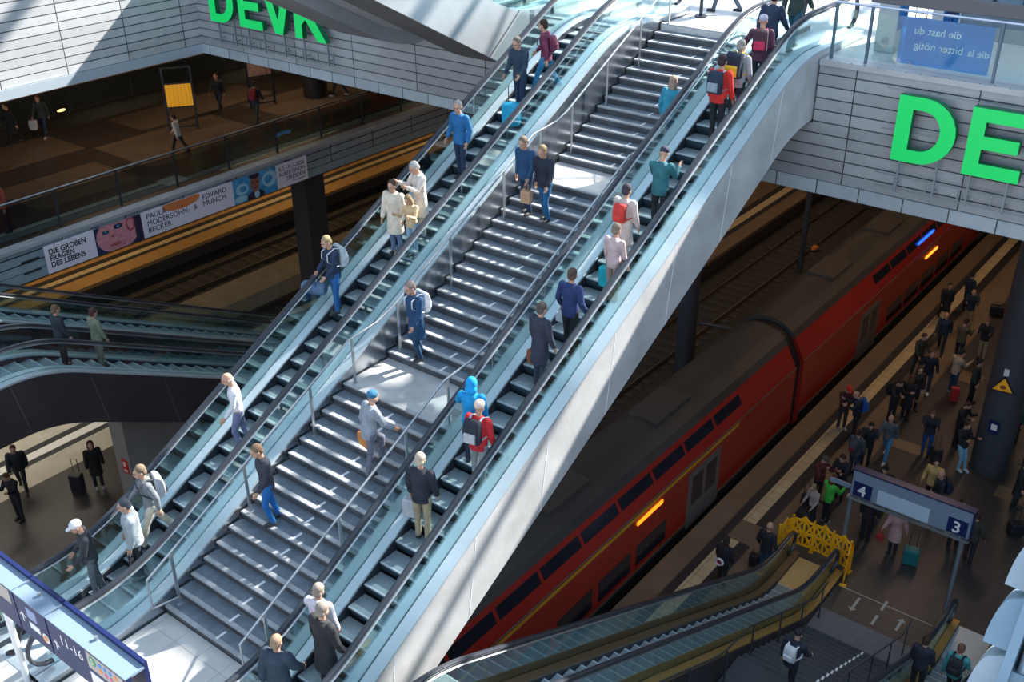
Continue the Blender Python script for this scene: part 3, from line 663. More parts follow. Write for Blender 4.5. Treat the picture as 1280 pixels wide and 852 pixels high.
# ------------------------------------------------------------------ platform sign 4 / 3
t = thing('platform_sign', 'long grey platform sign with blue squares 4 and 3 on two posts', 'sign', (-7.42, 24.02, 0))
SGF = mat('sign_face', (0.20,0.27,0.36), 0.4, 0.1)
m = MB(); m.box(0, 3.12, -0.10, 0.10, 2.48, 3.28); bd = m.build('sign_box', SGF, t)
m = MB(); m.box(-0.03, 3.15, -0.12, 0.12, 3.28, 3.32); m.box(3.12, 3.15, -0.12, 0.12, 2.45, 3.3); m.build('blue_cap', mat('cap_navy', (0.01,0.02,0.09), 0.4), bd)
for x, s_ in ((0.06, '4'), (2.55, '3')):
    m = MB(); m.box(x, x+0.50, -0.106, -0.10, 2.50, 2.96); m.build('number_plate', BLUE_S, bd)
    text('number', s_, 0.46, (x+0.12, -0.109, 2.56), (PI/2, 0, 0), WHITE, bd, 0.002, offset=0.006)
m = MB(); m.box(0.72, 2.08, -0.108, -0.10, 2.50, 2.94); m.build('blank_display', mat('blank_display', (0.42,0.55,0.66), 0.5), bd)
m = MB(); m.box(0, 3.12, -0.105, -0.10, 2.955, 2.975); m.build('trim_line', SIGN_T, bd)
m = MB(); m.box(-0.08, 3.14, -0.10, 0.02, 2.33, 2.41); m.build('cross_beam', STEEL, t)
for k in range(9):
    m = MB(); m.box(0.25+0.33*k, 0.28+0.33*k, -0.08, 0.0, 2.41, 2.49); m.build('bracket', STEEL, t)
for x in (0.02, 2.98):
    m = MB(); m.cyl((x,-0.04,0),(x,-0.04,2.33), 0.055, 12); m.build('post', mat('sign_post', (0.20,0.24,0.28), 0.4, 0.4), t, True)
m = MB(); m.box(-0.62, -0.04, -0.03, 0.03, 2.60, 2.72); m.build('side_arm', SIGN_T, t)

# ------------------------------------------------------------------ direction sign, lower left
t = thing('direction_sign', 'long blue direction sign with 11-16 and white arrows at the lower left', 'sign', (-12.53, 4.95, 8.47))
def dpanel(x0, x1, top=True):
    m = MB(); m.box(x0, x1, 0.0, 0.09, 0, 0.73); p = m.build('sign_panel', BLUE_S, t)
    m = MB(); m.box(x0-0.01, x1+0.01, -0.005, 0.10, 0.73, 0.75); m.build('panel_top', SIGN_T, p)
    m = MB(); m.box(x0, x1, 0.30, 0.36, 0.05, 0.80); p2 = m.build('rear_panel', BLUE_S, t)
    m = MB(); m.box(x0, x1, 0.10, 0.30, 0.70, 0.74); m.build('top_cover', SIGN_T, p2)
    return p
p = dpanel(0.02, 1.96); p2 = dpanel(-0.86, -0.02); p3 = dpanel(-2.3, -0.90); p4 = dpanel(-3.8, -2.34)
RF = (PI/2, 0, 0)
def arrow(x, z, parent, s=1.0):
    m = MB(); m.box(x-0.012*s, x+0.012*s, -0.004, 0.0, z, z+0.2*s)
    for q in (-1, 1): m.prism_y([(x, z+0.2*s), (x+q*0.075*s, z+0.11*s), (x+q*0.075*s, z+0.085*s), (x, z+0.165*s)][::q], -0.004, 0.0)
    return m.build('arrow', WHITE, parent)
arrow(0.16, 0.2, p); arrow(-0.72, 0.25, p2)
text('lettering', '11-16', 0.26, (0.30, -0.003, 0.42), RF, WHITE, p, 0.001)
m = MB(); m.box(1.02, 1.9, -0.004, 0, 0.40, 0.70); m.build('line_panel', mat('line_panel', (0.42,0.38,0.34), 0.5), p)
def badge(x, z, r, c, parent, ring=False):
    m = MB(); n = 14; m.prism_y([(x+r*math.cos(2*PI*i/n), z+r*math.sin(2*PI*i/n)) for i in range(n)], -0.009, -0.004); return m.build('badge', c, parent)
S_G = mat('line_green', (0.05,0.30,0.12), 0.5); S_C = mat('line_blue', (0.03,0.25,0.65), 0.5); S_O = mat('line_orange', (0.85,0.25,0.05), 0.5); S_P = mat('line_pink', (0.6,0.1,0.25), 0.5)
badge(1.16, 0.58, 0.085, S_G, p); text('lettering', 'S', 0.17, (1.11, -0.011, 0.525), RF, WHITE, p, 0.001)
for i, c in enumerate((S_C, S_C, S_C, S_O, S_O, S_P, S_P, S_P)): badge(1.34+0.125*(i % 4), 0.61-0.11*(i//4), 0.040, c, p)
m = MB(); m.box(1.02, 1.34, -0.004, 0, 0.08, 0.32); m.build('pictogram', WHITE, p); arrow(1.60, 0.08, p)
m = MB(); m.box(-0.56, -0.30, -0.004, 0, 0.42, 0.62); m.build('tram_pictogram', mat('pict', (0.25,0.3,0.5), 0.5), p2); m = MB(); m.box(-0.55, -0.28, -0.004, 0, 0.22, 0.34); m.build('bus_pictogram', WHITE, p2)
badge(-0.12, 0.25, 0.09, mat('badge_white', (0.75,0.7,0.65), 0.5), p2); badge(-0.12, 0.25, 0.05, S_O, p2).location = (0, -0.006, 0)
m = MB(); m.box(-1.5, -1.0, -0.004, 0, 0.42, 0.70); m.build('line_panel', MATS['line_panel'], p3); arrow(-2.1, 0.2, p3)
m = MB(); m.tube([(-1.86,0.2,-1.87),(-1.86,0.2,0.0)], 0.055, 12); m.build('post', WHITE, t, True)
m = MB(); m.cyl((1.0,0.2,0.74),(1.0,0.2,0.80), 0.03, 8); m.cyl((-0.45,0.2,0.74),(-0.45,0.2,0.80), 0.03, 8); m.build('lug', STEEL, t)

# ------------------------------------------------------------------ yellow folding barriers
def barrier(x, y, rz, label):
    t = thing('folding_barrier', label, 'barrier', (x, y, 0.0), rz, 'yellow barriers around the escalator end')
    W, H_ = 0.66, 1.0; m = MB(); th = 0.03
    m.box(0, W, -th/2, th/2, 0.0, 0.05) if False else None
    fr = 0.062
    for a, b, c, d_ in ((0, fr, 0.04, H_), (W-fr, W, 0.04, H_), (0, W, H_-fr*1.3, H_), (0, W, 0.10, 0.10+fr), (0, W, 0.50, 0.50+fr*1.4), (W/2-fr/2, W/2+fr/2, 0.1, H_)): m.box(a, b, -th/2, th/2, c, d_)
    for cx in (W*0.25, W*0.75):
        for cz in (0.30, 0.75):
            for q in (-1, 1):
                dx, dz = W*0.22, 0.19
                m.prism_y([(cx-dx, cz-q*dz), (cx-dx+0.065, cz-q*dz), (cx+dx, cz+q*dz), (cx+dx-0.065, cz+q*dz)][::q], -th/2+0.004, th/2-0.004)
            r_ = 0.05; n = 10; m.prism_y([(cx+r_*math.cos(2*PI*i/n), cz+r_*math.sin(2*PI*i/n)) for i in range(n)], -th/2+0.003, th/2-0.003)
    m.build('mesh_panel', YELLOW, t)
    m = MB(); m.box(-0.02, 0.06, -0.09, 0.09, 0.0, 0.05); m.box(W-0.06, W+0.02, -0.09, 0.09, 0.0, 0.05); m.build('foot', YELLOW, t)
    m = MB(); m.cyl((0,0,0.02),(0,0,1.07), 0.03, 10); m.build('hinge_post', YELLOW, t)
    m = MB(); m.prism_y([(W*0.30, H_), (W*0.5, H_+0.14), (W*0.70, H_)], -0.012, 0.012); m.build('top_fin', YELLOW, t)
    return t
bp = [(-9.0, 23.35), (-8.88, 23.98), (-8.28, 24.05), (-7.68, 23.98), (-7.12, 23.86), (-6.98, 23.25)]
bl = ['yellow folding barrier leftmost beside the handrail end', 'yellow folding barrier panel behind the left handrail end', 'yellow folding barrier panel in the middle of the row', 'yellow folding barrier panel left of the right handrail end', 'yellow folding barrier panel to the right of the right handrail end']
for i in range(5):
    a, b = bp[i], bp[i+1]; barrier(a[0], a[1], math.atan2(b[1]-a[1], b[0]-a[0]), bl[i])

# floor markings before the stair
t = thing('floor_arrow', 'white arrow on the floor pointing down the stairs, left one', 'floor marking', (-6.42, 22.55, 0.0), 0, 'white floor arrows and dashes')
MK = mat('marking_grey', (0.38,0.38,0.36), 0.6)
m = MB(); m.box(-0.035, 0.035, 0.0, 0.5, 0, 0.004); m.prism_y([(0,0)]*3, 0, 0) if False else None
m.add([(-0.12,0.02,0.004),(0.12,0.02,0.004),(0,-0.12,0.004)], [(0,2,1)]); m.build('arrow', MK, t)
t = thing('floor_arrow', 'white arrow on the floor pointing away from the stairs, right one', 'floor marking', (-5.2, 22.45, 0.0), 0, 'white floor arrows and dashes')
m = MB(); m.box(-0.035, 0.035, 0.0, 0.42, 0, 0.004); m.add([(-0.12,0.38,0.004),(0.12,0.38,0.004),(0,0.54,0.004)], [(0,1,2)]); m.build('arrow', MK, t)
for i, y in enumerate((22.95, 22.28)):
    m = MB(); m.box(-0.035, 0.035, 0, 0.42, 0, 0.004); o = m.build('floor_dash', MK); o.location = (-5.78, y, 0)
    tag(o, 'short white dash on the floor between the arrows, ' + ('nearer the stairs' if i else 'farther from the stairs'), 'floor marking', 'white floor arrows and dashes')
m = MB(); m.box(-7.0, -4.5, 23.18, 23.21, 0, 0.003); struct(m.build('trim_4', MK))
m = MB(); m.box(-7.1, -4.55, 21.08, 22.1, 0.0, 0.006); struct(m.build('trim_5', mat('pale_slab', (0.16,0.15,0.155), 0.7, 0, 0.1, 6)))
m = MB(); m.box(-4.2, -2.2, 16, 22.9, 0.0, 0.006); struct(m.build('trim_6', mat('brown_slab', (0.13,0.10,0.085), 0.6, 0, 0.1, 3)))
# rails of the lower stairs
def low_rail(x, label, yend=21.9):
    pts = [(21.95, 1.0), (21.2, 1.02), (17.2, 3.05), (16.0, 3.25), (15.6, 3.4), (11.6, 5.5), (10.6, 5.7), (10.0, 6.0), (7.0, 7.5)]
    def zs(y): return 0.16*sum(1 for q in R2 if y <= q)
    P2 = []
    for y in (21.7, 20.4, 19.0, 17.4, 16.1, 14.4, 12.8, 11.5, 10.4, 8.8):
        for (a, za), (b, zb) in zip(pts, pts[1:]):
            if b <= y <= a: P2.append((y, zs(y), za+(zb-za)*(a-y)/(a-b)))
    return railing('stair_handrail', label, x, pts, P2, 0.022, mat('rail_dim', (0.10,0.11,0.12), 0.35, 0.6))
low_rail(-6.98, 'dark handrail with flat posts beside the barricaded escalator'); low_rail(-4.75, 'dark handrail along the right side of the lower stairs')

# ------------------------------------------------------------------ pale machine at the lower right edge
PLB = mat('pale_blue_metal', (0.22,0.33,0.42), 0.4, 0.1, 0.06, 4)
PLW = mat('pale_white_metal', (0.33,0.41,0.47), 0.4, 0.1, 0.05, 4)
t = thing('ventilation_unit', 'pale blue metal unit with curved hoods and a pipe at the lower right edge', 'machine', (-1.0, 6.74, 13.8))
import mathutils
ax = Vector((0.0, 0.66, 1.2)).normalized(); rgt = Vector((1, 0, 0)); nrm = rgt.cross(ax)
Mx = Matrix((rgt, ax, nrm)).transposed().to_4x4()
def unit(m, name, mm, parent=t, **k):
    o = m.build(name, mm, parent, **k); o.matrix_local = Mx; return o
for i in range(5):
    y0 = -0.95+0.46*i; x0 = 0.0+0.012*i
    arcp = [(x0+0.13*(1-math.sin(PI*0.5*j/7)), y0+0.05+0.33*j/7+0.05*math.sin(PI*0.5*j/7)) for j in range(8)][::-1]
    arcp = [(x0+0.10*(1-math.cos(PI*0.5*j/7)), y0+0.02+0.36*math.sin(PI*0.5*j/7)) for j in range(8)]
    prof = [(0.23, y0)]+[(x0, y0)]+arcp+[(0.23, y0+0.43)]; n = len(prof)
    m = MB(); m.add([(x, y, -0.12) for x, y in prof]+[(x, y-0.06, 0.10) for x, y in prof], [tuple(range(n-1, -1, -1)), tuple(range(n, 2*n))]+[(k, (k+1) % n, n+(k+1) % n, n+k) for k in range(n)])
    unit(m, 'hood', PLB if i % 2 else PLW, smooth=True)
m = MB(); m.box(0.22, 0.29, -1.0, 1.45, -0.2, 0.22); unit(m, 'frame_strip', PLB)
m = MB(); m.box(0.42, 1.3, -1.0, 1.45, -0.2, 0.28); unit(m, 'cover_panel', PLW)
m = MB(); m.box(0.29, 0.42, -1.0, 1.45, -0.2, -0.05); unit(m, 'channel', STEEL_D)
m = MB(); m.tube([(0.355,-1.0,0.06),(0.355,1.45,0.06)], 0.045, 12); unit(m, 'pipe', STEEL_L, smooth=True)
for y in (-0.55, 0.12, 0.75): m = MB(); m.box(0.29, 0.42, y, y+0.14, -0.05, 0.16); unit(m, 'pipe_clamp', PLB)

# ------------------------------------------------------------------ street level bits
t = thing('ticket_machine', 'pale grey cabinet with blue side panel behind the street-level glass', 'machine', (-8.45, 24.3, 14.1))
m = MB(); m.box(-0.22, 0.22, -0.25, 0.25, 0, 1.5); m.build('cabinet', mat('cabinet_grey', (0.52,0.54,0.52), 0.5), t, bevel=0.02)
m = MB(); m.box(0.22, 0.25, -0.2, 0.3, 0.5, 1.3); m.build('side_panel', mat('panel_blue', (0.01,0.16,0.45), 0.4), t)
m = MB(); m.box(-0.1, 0.02, -0.262, -0.25, 1.1, 1.16); m.build('slot', BLACKM, t)
m = MB(); m.cyl((0,0,0),(0,0,0.03), 0.16, 20); m.cyl((0,0,0.03),(0,0,1.0), 0.045, 14); o = m.build('barrier_post', STEEL_D, None, True); o.location = (-13.55, 24.95, 14.1); tag(o, 'dark free-standing post on the bright floor at the stair head', 'post')
WALLS = mat('kiosk_grey', (0.20,0.26,0.30), 0.5, 0.1, 0.06, 1)
m = MB(); m.box(-7.6, 8, 26.5, 27.0, 14.1, 18.8, 0); m.box(-8.25, -7.6, 26.45, 27.0, 14.1, 18.8, 1)
struct(m.build('wall_back', [WALLS, mat('kiosk_pale', (0.55,0.56,0.57), 0.5)]))
t = struct(empty('window_1', (-6.9, 26.44, 14.7)))
m = MB(); m.box(-0.05, 1.4, 0, 0.05, 0, 0.06); m.box(-0.05, 0.02, 0, 0.05, 0, 1.5); m.box(1.35, 1.42, 0, 0.05, 0, 1.5); m.box(0.6, 0.65, 0, 0.05, 0, 1.5); m.build('window_frame', STEEL_D, t)
m = MB(); m.box(0.02, 1.35, 0.02, 0.04, 0.06, 1.5); m.build('pane', mat('kiosk_glass', (0.25,0.33,0.38), 0.15, 0.3), t)
m = MB(); m.box(-31.4, -27.2, 22.75, 22.85, 14.1, 15.15); struct(m.build('wall_parapet', CAP))  # unseen, put in solid to cast the left wall's shadow edge
g = glass_rail('glass_railing', 'glass railing at street level left of the escalator heads', 'x', 23.0, -18.2, -15.95, 14.1, [-17.6, -16.8], 1.1, STEEL, STEEL_D, GLASS, 0.025)
# warning triangle and notice on the column
t = thing('warning_sign', 'yellow warning triangle with dark pictogram strapped to the thick column', 'sign', (-5.60, 30.76, 3.05), 0.12)
m = MB(); m.prism_y([(-0.36,0),(0.36,0),(0,0.56)], -0.012, 0.012); m.build('black_edge', BLACKM, t)
m = MB(); m.prism_y([(-0.28,0.045),(0.28,0.045),(0,0.47)], -0.018, -0.012); m.build('yellow_face', mat('warn_yellow', (0.85,0.40,0.02), 0.4, emit=(0.8,0.35,0.02), estr=0.1), t)
m = MB(); m.ball((0,-0.02,0.17), 0.09, 0.006, 0.07, 12, 6); m.build('pictogram', mat('pict_brown', (0.22,0.07,0.02), 0.6), t)
m = MB(); m.box(-0.07, 0.07, -0.02, 0.06, 0.56, 0.78); m.build('bracket', WHITE, t)
t = thing('info_plate', 'small dark blue plate with pale square on the thick column', 'plate', (-5.58, 30.775, 1.55), -0.1)
m = MB(); m.box(-0.17, 0.17, -0.012, 0.0, 0, 0.46); m.build('plate', BLUE_S, t)
m = MB(); m.box(-0.09, 0.09, -0.016, -0.012, 0.14, 0.34); m.build('pale_square', WHITE, t)
t = thing('ticket_validator', 'red ticket validator on a grey pole right of the thick column', 'machine', (-4.72, 32.2, 0))
m = MB(); m.box(-0.2, 0.2, -0.14, 0.14, 0, 0.03); m.box(-0.05, 0.05, -0.04, 0.04, 0.03, 1.15); m.build('pole', STEEL_D, t)
m = MB(); m.box(-0.11, 0.11, -0.1, 0.08, 1.1, 1.5); m.build('red_head', mat('validator_red', (0.65,0.04,0.02), 0.4), t, bevel=0.02)
# ------------------------------------------------------------------ people
def rx(v, a): c, s = math.cos(a), math.sin(a); return Vector((v[0], v[1]*c-v[2]*s, v[1]*s+v[2]*c))
def D2(a): return math.radians(a)
POSES = {
 # lean, (hipflex, knee) L/R, arms: (flex fwd, abduct, elbow) L/R, head pitch/yaw
 'stand':   dict(lean=2, legs=((2,3),(-2,2)), arms=((4,9,12),(6,9,15)), head=(8,0)),
 'walk':    dict(lean=5, legs=((24,8),(-20,14)), arms=((-20,9,18),(22,9,22)), head=(8,0)),
 'descend': dict(lean=4, legs=((16,30),(-8,6)), arms=((14,10,26),(-12,10,18)), head=(20,0)),
 'climb':   dict(lean=12, legs=((48,52),(-6,6)), arms=((-14,10,22),(22,10,30)), head=(4,0)),
 'rail':    dict(lean=4, legs=((4,4),(-3,3)), arms=((34,26,18),(4,9,14)), head=(8,0)),
 'railr':   dict(lean=4, legs=((4,4),(-3,3)), arms=((4,9,14),(36,28,16)), head=(8,0)),
 'phone':   dict(lean=3, legs=((2,3),(-2,2)), arms=((38,8,80),(34,8,84)), head=(28,0)),
 'pocket':  dict(lean=2, legs=((5,4),(-4,3)), arms=((-6,16,38),(-6,16,38)), head=(6,20)),
 'pull':    dict(lean=3, legs=((3,3),(-3,2)), arms=((-20,12,6),(20,9,50)), head=(5,-15)),
 'cross':   dict(lean=-6, legs=((14,3),(20,26)), arms=((30,8,88),(28,8,92)), head=(16,10)),
 'carry':   dict(lean=5, legs=((6,5),(-4,4)), arms=((14,8,40),(10,9,30)), head=(18,0)),
}
def skeleton(p, H=1.74):
    ln = -D2(p['lean'])                       # front is -y
    def tors(v): return rx(Vector(v), -ln) if True else v
    # torso points relative to pelvis
    def up(x, y, z):
        a = D2(p['lean']); return Vector((x, y*math.cos(a)-z*math.sin(a), y*math.sin(a)*1.0+z*math.cos(a)))
    J = {}
    J['pel'] = Vector((0,0,0)); J['waist'] = up(0,0.005,0.14); J['chest'] = up(0,0.0,0.34); J['shc'] = up(0,0.015,0.47); J['neck'] = up(0,0.0,0.54)
    hp, hy = D2(p['head'][0]), D2(p['head'][1])
    hv = Vector((0, -math.sin(hp+D2(p['lean'])*0.3), math.cos(hp)))
    J['head'] = J['neck']+hv*0.135+Vector((0,-0.018,0)); J['hp'] = hp; J['hy'] = hy
    for i, s in ((0, 1), (1, -1)):
        hf, kf = [D2(a) for a in p['legs'][i]]
        h = Vector((s*0.092, 0, -0.03)); t = Vector((s*0.01, -math.sin(hf), -math.cos(hf))); k = h+t*0.425
        a = hf-kf; sh = Vector((0, -math.sin(a), -math.cos(a))); an = k+sh*0.405
        J['hip%d'%i] = h; J['knee%d'%i] = k; J['ank%d'%i] = an
        f, ab, el = [D2(a) for a in p['arms'][i]]
        so = up(s*0.185, 0.01, 0.455); u = Vector((s*math.sin(ab), -math.sin(f)*math.cos(ab), -math.cos(f)*math.cos(ab)))
        e = so+u*0.285; f2 = f+el; w = Vector((s*math.sin(ab)*0.6 - s*0.12*math.sin(el), -math.sin(f2), -math.cos(f2))).normalized()
        wr = e+w*0.25
        J['sho%d'%i] = so; J['elb%d'%i] = e; J['wri%d'%i] = wr; J['hd%d'%i] = w
    lo = min(J['ank0'].z, J['ank1'].z)-0.085
    for k in list(J):
        if isinstance(J[k], Vector) and not k.startswith('hd'): J[k] = J[k]+Vector((0,0,-lo))
    return J
def torso_rings(J, g, zlo):
    """(centre, rx, ry) rings; g = cloth thickness"""
    P_, W, C_, S_, N = J['pel'], J['waist'], J['chest'], J['shc'], J['neck']
    return [(P_+Vector((0,0,zlo)), 0.150+g*1.3, 0.105+g*1.3), (P_+Vector((0,0,-0.04)), 0.158+g, 0.112+g), (P_+Vector((0,0,0.06)), 0.150+g, 0.105+g), (W, 0.135+g, 0.098+g), ((W+C_)/2, 0.148+g, 0.108+g), (C_, 0.165+g, 0.115+g), ((C_+S_)/2, 0.178+g, 0.108+g), (S_, 0.150+g, 0.085+g), ((S_+N)/2, 0.085+g, 0.066+g)]
def loft(m, rings, n=16):
    vs = []
    for c, a, b in rings:
        for k in range(n): t = 2*PI*k/n; vs.append(c+Vector((a*math.cos(t), b*math.sin(t), 0)))
    fs = [(i*n+k, i*n+(k+1) % n, (i+1)*n+(k+1) % n, (i+1)*n+k) for i in range(len(rings)-1) for k in range(n)]
    fs.append(tuple(range(n-1, -1, -1))); fs.append(tuple((len(rings)-1)*n+k for k in range(n))); m.add(vs, fs)
def limb(m, pts, rs, n=10): 
    m.tube(pts, rs, n); m.ball(pts[0], rs[0], rs[0], rs[0], 10, 6); m.ball(pts[-1], rs[-1], rs[-1], rs[-1], 10, 6)
    for p, r in zip(pts[1:-1], rs[1:-1]): m.ball(p, r*1.0, r*1.0, r*1.0, 10, 6)
def remesh(m, vox, smooth=2, name='m'):
    me = bpy.data.meshes.new(name); me.from_pydata([tuple(v) for v in m.v], [], m.f); me.update()
    bm = bmesh.new(); bm.from_mesh(me); bmesh.ops.recalc_face_normals(bm, faces=bm.faces); bm.to_mesh(me); bm.free()
    o = bpy.data.objects.new(name, me); COL.objects.link(o)
    r = o.modifiers.new('r', 'REMESH'); r.mode = 'VOXEL'; r.voxel_size = vox; r.use_smooth_shade = True
    if smooth: s = o.modifiers.new('s', 'SMOOTH'); s.iterations = smooth; s.factor = 0.5
    dg = bpy.context.evaluated_depsgraph_get(); dg.update()
    out = bpy.data.meshes.new_from_object(o.evaluated_get(dg)); out.name = name
    COL.objects.unlink(o); bpy.data.objects.remove(o); bpy.data.meshes.remove(me)
    return out
def head_frame(J):
    c = J['head']; R = Matrix.Rotation(J['hy'], 3, 'Z') @ Matrix.Rotation(J['hp'], 3, 'X')
    return c, R
FIG = {}
def figure(pose, outfit, hair, fine):
    key = (pose, outfit, hair, fine)
    if key in FIG: return FIG[key]
    p = POSES[pose]; J = skeleton(p); vb, vc = (0.0095, 0.014) if fine else (0.013, 0.018)
    kb = ('body', pose, fine); r = {}
    c, R = head_frame(J)
    R = R*1.10
    def hv(x, y, z): return c + R @ Vector((x, y, z))
    if kb not in FIG:
        m = MB()
        loft(m, torso_rings(J, -0.012, -0.10))
        m.tube([J['shc'], J['neck'], c+R @ Vector((0, 0.02, -0.02))], [0.062, 0.056, 0.054], 12)
        m.ball(hv(0, 0.012, 0.035), 0.074, 0.093, 0.090, 16, 12, rot=R)          # skull
        m.ball(hv(0, -0.022, -0.035), 0.056, 0.066, 0.070, 14, 10, rot=R)          # face / jaw
        m.ball(hv(0, -0.062, -0.085), 0.026, 0.022, 0.020, 8, 6, rot=R)            # chin
        m.tube([hv(0, -0.082, 0.012), hv(0, -0.106, -0.026)], [0.010, 0.017], 8)    # nose
        m.ball(hv(0, -0.086, 0.030), 0.045, 0.014, 0.010, 8, 6, rot=R)             # brow
        m.ball(hv(0, -0.083, -0.058), 0.024, 0.013, 0.010, 8, 6, rot=R)            # mouth
        for s in (-1, 1): m.ball(hv(s*0.075, 0.012, -0.008), 0.012, 0.022, 0.032, 8, 6, rot=R)
        for i, s in ((0, 1), (1, -1)):
            limb(m, [J['hip%d'%i]+Vector((0,0,0.03)), (J['hip%d'%i]+J['knee%d'%i])/2, J['knee%d'%i], J['knee%d'%i]*0.65+J['ank%d'%i]*0.35, J['ank%d'%i]], [0.082, 0.070, 0.050, 0.052, 0.034])
            a = J['ank%d'%i]; m.ball(a+Vector((0,-0.055,-0.045)), 0.042, 0.115, 0.036, 10, 6)
            limb(m, [J['sho%d'%i], (J['sho%d'%i]+J['elb%d'%i])/2, J['elb%d'%i], J['wri%d'%i]], [0.052, 0.046, 0.037, 0.025])
            w = J['wri%d'%i]; d = J['hd%d'%i]; side = Vector((0,-1,0)); side = (side-d*side.dot(d)); side = side.normalized() if side.length > 0.2 else Vector((0,0,1))
            inn = d.cross(side)*(1 if s > 0 else -1)
            m.ball(w+d*0.055, 0.021, 0.040, 0.052, 10, 8, rot=Matrix((inn, side, d)).transposed())   # palm
            for q, (o_, L_) in enumerate(((0.030, 0.062), (0.010, 0.074), (-0.011, 0.068), (-0.031, 0.052))):
                b = w+d*0.095+side*o_; k1 = b+d*L_*0.5+inn*0.004; k2 = k1+d*L_*0.42+inn*0.022
                m.tube([b-d*0.02, b, k1, k2], [0.0095, 0.0098, 0.0092, 0.0078], 7)
            b = w+d*0.030+side*0.030; m.tube([b, b+side*0.026+d*0.024+inn*0.006, b+side*0.032+d*0.056+inn*0.016], [0.013, 0.011, 0.009], 7)
        FIG[kb] = remesh(m, vb, 1, 'body')
    r['body'] = FIG[kb]
    ko = ('top', pose, outfit, fine)
    if ko not in FIG:
        g = {'jacket': 0.022, 'puffer': 0.042, 'coat': 0.026, 'shirt': 0.010}[outfit]; m = MB()
        zl = {'jacket': -0.13, 'puffer': -0.12, 'coat': -0.42, 'shirt': -0.11}[outfit]
        rr = torso_rings(J, g, zl)
        if outfit == 'coat': rr[0] = (rr[0][0], 0.205, 0.17)
        loft(m, rr, 20)
        m.tube([J['shc'], J['neck']*0.85+J['shc']*0.15], [0.085+g, 0.060+g], 14)
        for i in (0, 1):
            limb(m, [J['sho%d'%i], (J['sho%d'%i]+J['elb%d'%i])/2, J['elb%d'%i], J['elb%d'%i]*0.12+J['wri%d'%i]*0.88], [0.058+g, 0.050+g, 0.043+g, 0.034+g*0.7])
        if outfit == 'puffer':
            for z in range(5): 
                q = J['pel'].lerp(J['shc'], z/4.6); m.ball(q, 0.195, 0.155, 0.05, 18, 6)
        FIG[ko] = remesh(m, vc, 3, 'jacket')
    r['top'] = FIG[ko]
    kt = ('leg', pose, fine)
    if kt not in FIG:
        m = MB(); loft(m, [(J['pel']+Vector((0,0,-0.10)), 0.150, 0.115), (J['pel'], 0.160, 0.120), (J['pel']+Vector((0,0,0.10)), 0.145, 0.108)])
        for i in (0, 1):
            limb(m, [J['hip%d'%i], (J['hip%d'%i]+J['knee%d'%i])/2, J['knee%d'%i], J['knee%d'%i]*0.6+J['ank%d'%i]*0.4, J['ank%d'%i]+Vector((0,0.005,0.0))], [0.094, 0.082, 0.066, 0.062, 0.056])
        FIG[kt] = remesh(m, vc, 2, 'trousers')
        ms = []
        for i in (0, 1):
            m = MB(); a = J['ank%d'%i]
            m.ball(a+Vector((0,-0.06,-0.040)), 0.048, 0.135, 0.040, 12, 8); m.ball(a+Vector((0,0.0,-0.02)), 0.046, 0.055, 0.055, 12, 8)
            m.box(a.x-0.042, a.x+0.042, a.y-0.18, a.y+0.055, a.z-0.085, a.z-0.06)
            ms.append(remesh(m, 0.012, 2, 'shoe'))
        FIG[('shoe', pose, fine)] = ms
    r['leg'] = FIG[kt]; r['shoes'] = FIG[('shoe', pose, fine)]
    kh = ('hair', pose, hair, fine)
    if kh not in FIG:
        m = MB()
        if hair == 'bald': m.ball(hv(0, 0.045, -0.02), 0.079, 0.065, 0.045, 14, 8, rot=R)
        elif hair in ('short', 'long', 'bun'):
            m.ball(hv(0, 0.026, 0.052), 0.084, 0.094, 0.088, 16, 10, rot=R); m.ball(hv(0, 0.058, -0.01), 0.080, 0.062, 0.07, 14, 8, rot=R)
            if hair == 'long':
                m.ball(hv(0, 0.065, -0.09), 0.090, 0.055, 0.13, 14, 10, rot=R); m.ball(hv(0.075, 0.02, -0.06), 0.022, 0.04, 0.10, 8, 8, rot=R); m.ball(hv(-0.075, 0.02, -0.06), 0.022, 0.04, 0.10, 8, 8, rot=R)
            if hair == 'bun': m.ball(hv(0, 0.125, 0.06), 0.04, 0.04, 0.04, 10, 8, rot=R)
        elif hair in ('cap', 'beanie'):
            m.ball(hv(0, 0.014, 0.058), 0.086, 0.104, 0.082, 16, 10, rot=R); m.tube([hv(0, 0.014, 0.02), hv(0, 0.014, 0.05)], [(0.088), (0.088)], 16, ry=0.106)
            if hair == 'cap': m.ball(hv(0, -0.105, 0.035), 0.060, 0.062, 0.009, 12, 6, rot=R)
        elif hair == 'hood':
            m.ball(hv(0, 0.045, 0.03), 0.098, 0.100, 0.115, 16, 10, rot=R); m.ball(hv(0, 0.06, -0.07), 0.105, 0.085, 0.10, 14, 8, rot=R)
        FIG[kh] = remesh(m, 0.010 if fine else 0.014, 2, 'hair')
        me = MB()
        for s in (-1, 1): me.ball(hv(s*0.030, -0.083, 0.008), 0.012, 0.006, 0.006, 8, 5, rot=R)
        o = me.build('eyes', mat('eye_dark', (0.02,0.015,0.015), 0.3)); FIG[('eyes', pose)] = o.data; COL.objects.unlink(o); bpy.data.objects.remove(o)
    r['hair'] = FIG[kh]; r['eyes'] = FIG[('eyes', pose)]; r['J'] = J
    FIG[key] = r
    return r
SKIN = mat('skin', (0.52,0.30,0.21), 0.55)
def cmat(kind, c, rough=0.8):
    n = '%s_%02x%02x%02x' % (kind, int(c[0]*255), int(c[1]*255), int(c[2]*255))
    return mat(n, c, rough, 0, 0.18, 7, 0.7 if kind == 'cloth' else 0.3, 16 if kind == 'cloth' else 50)
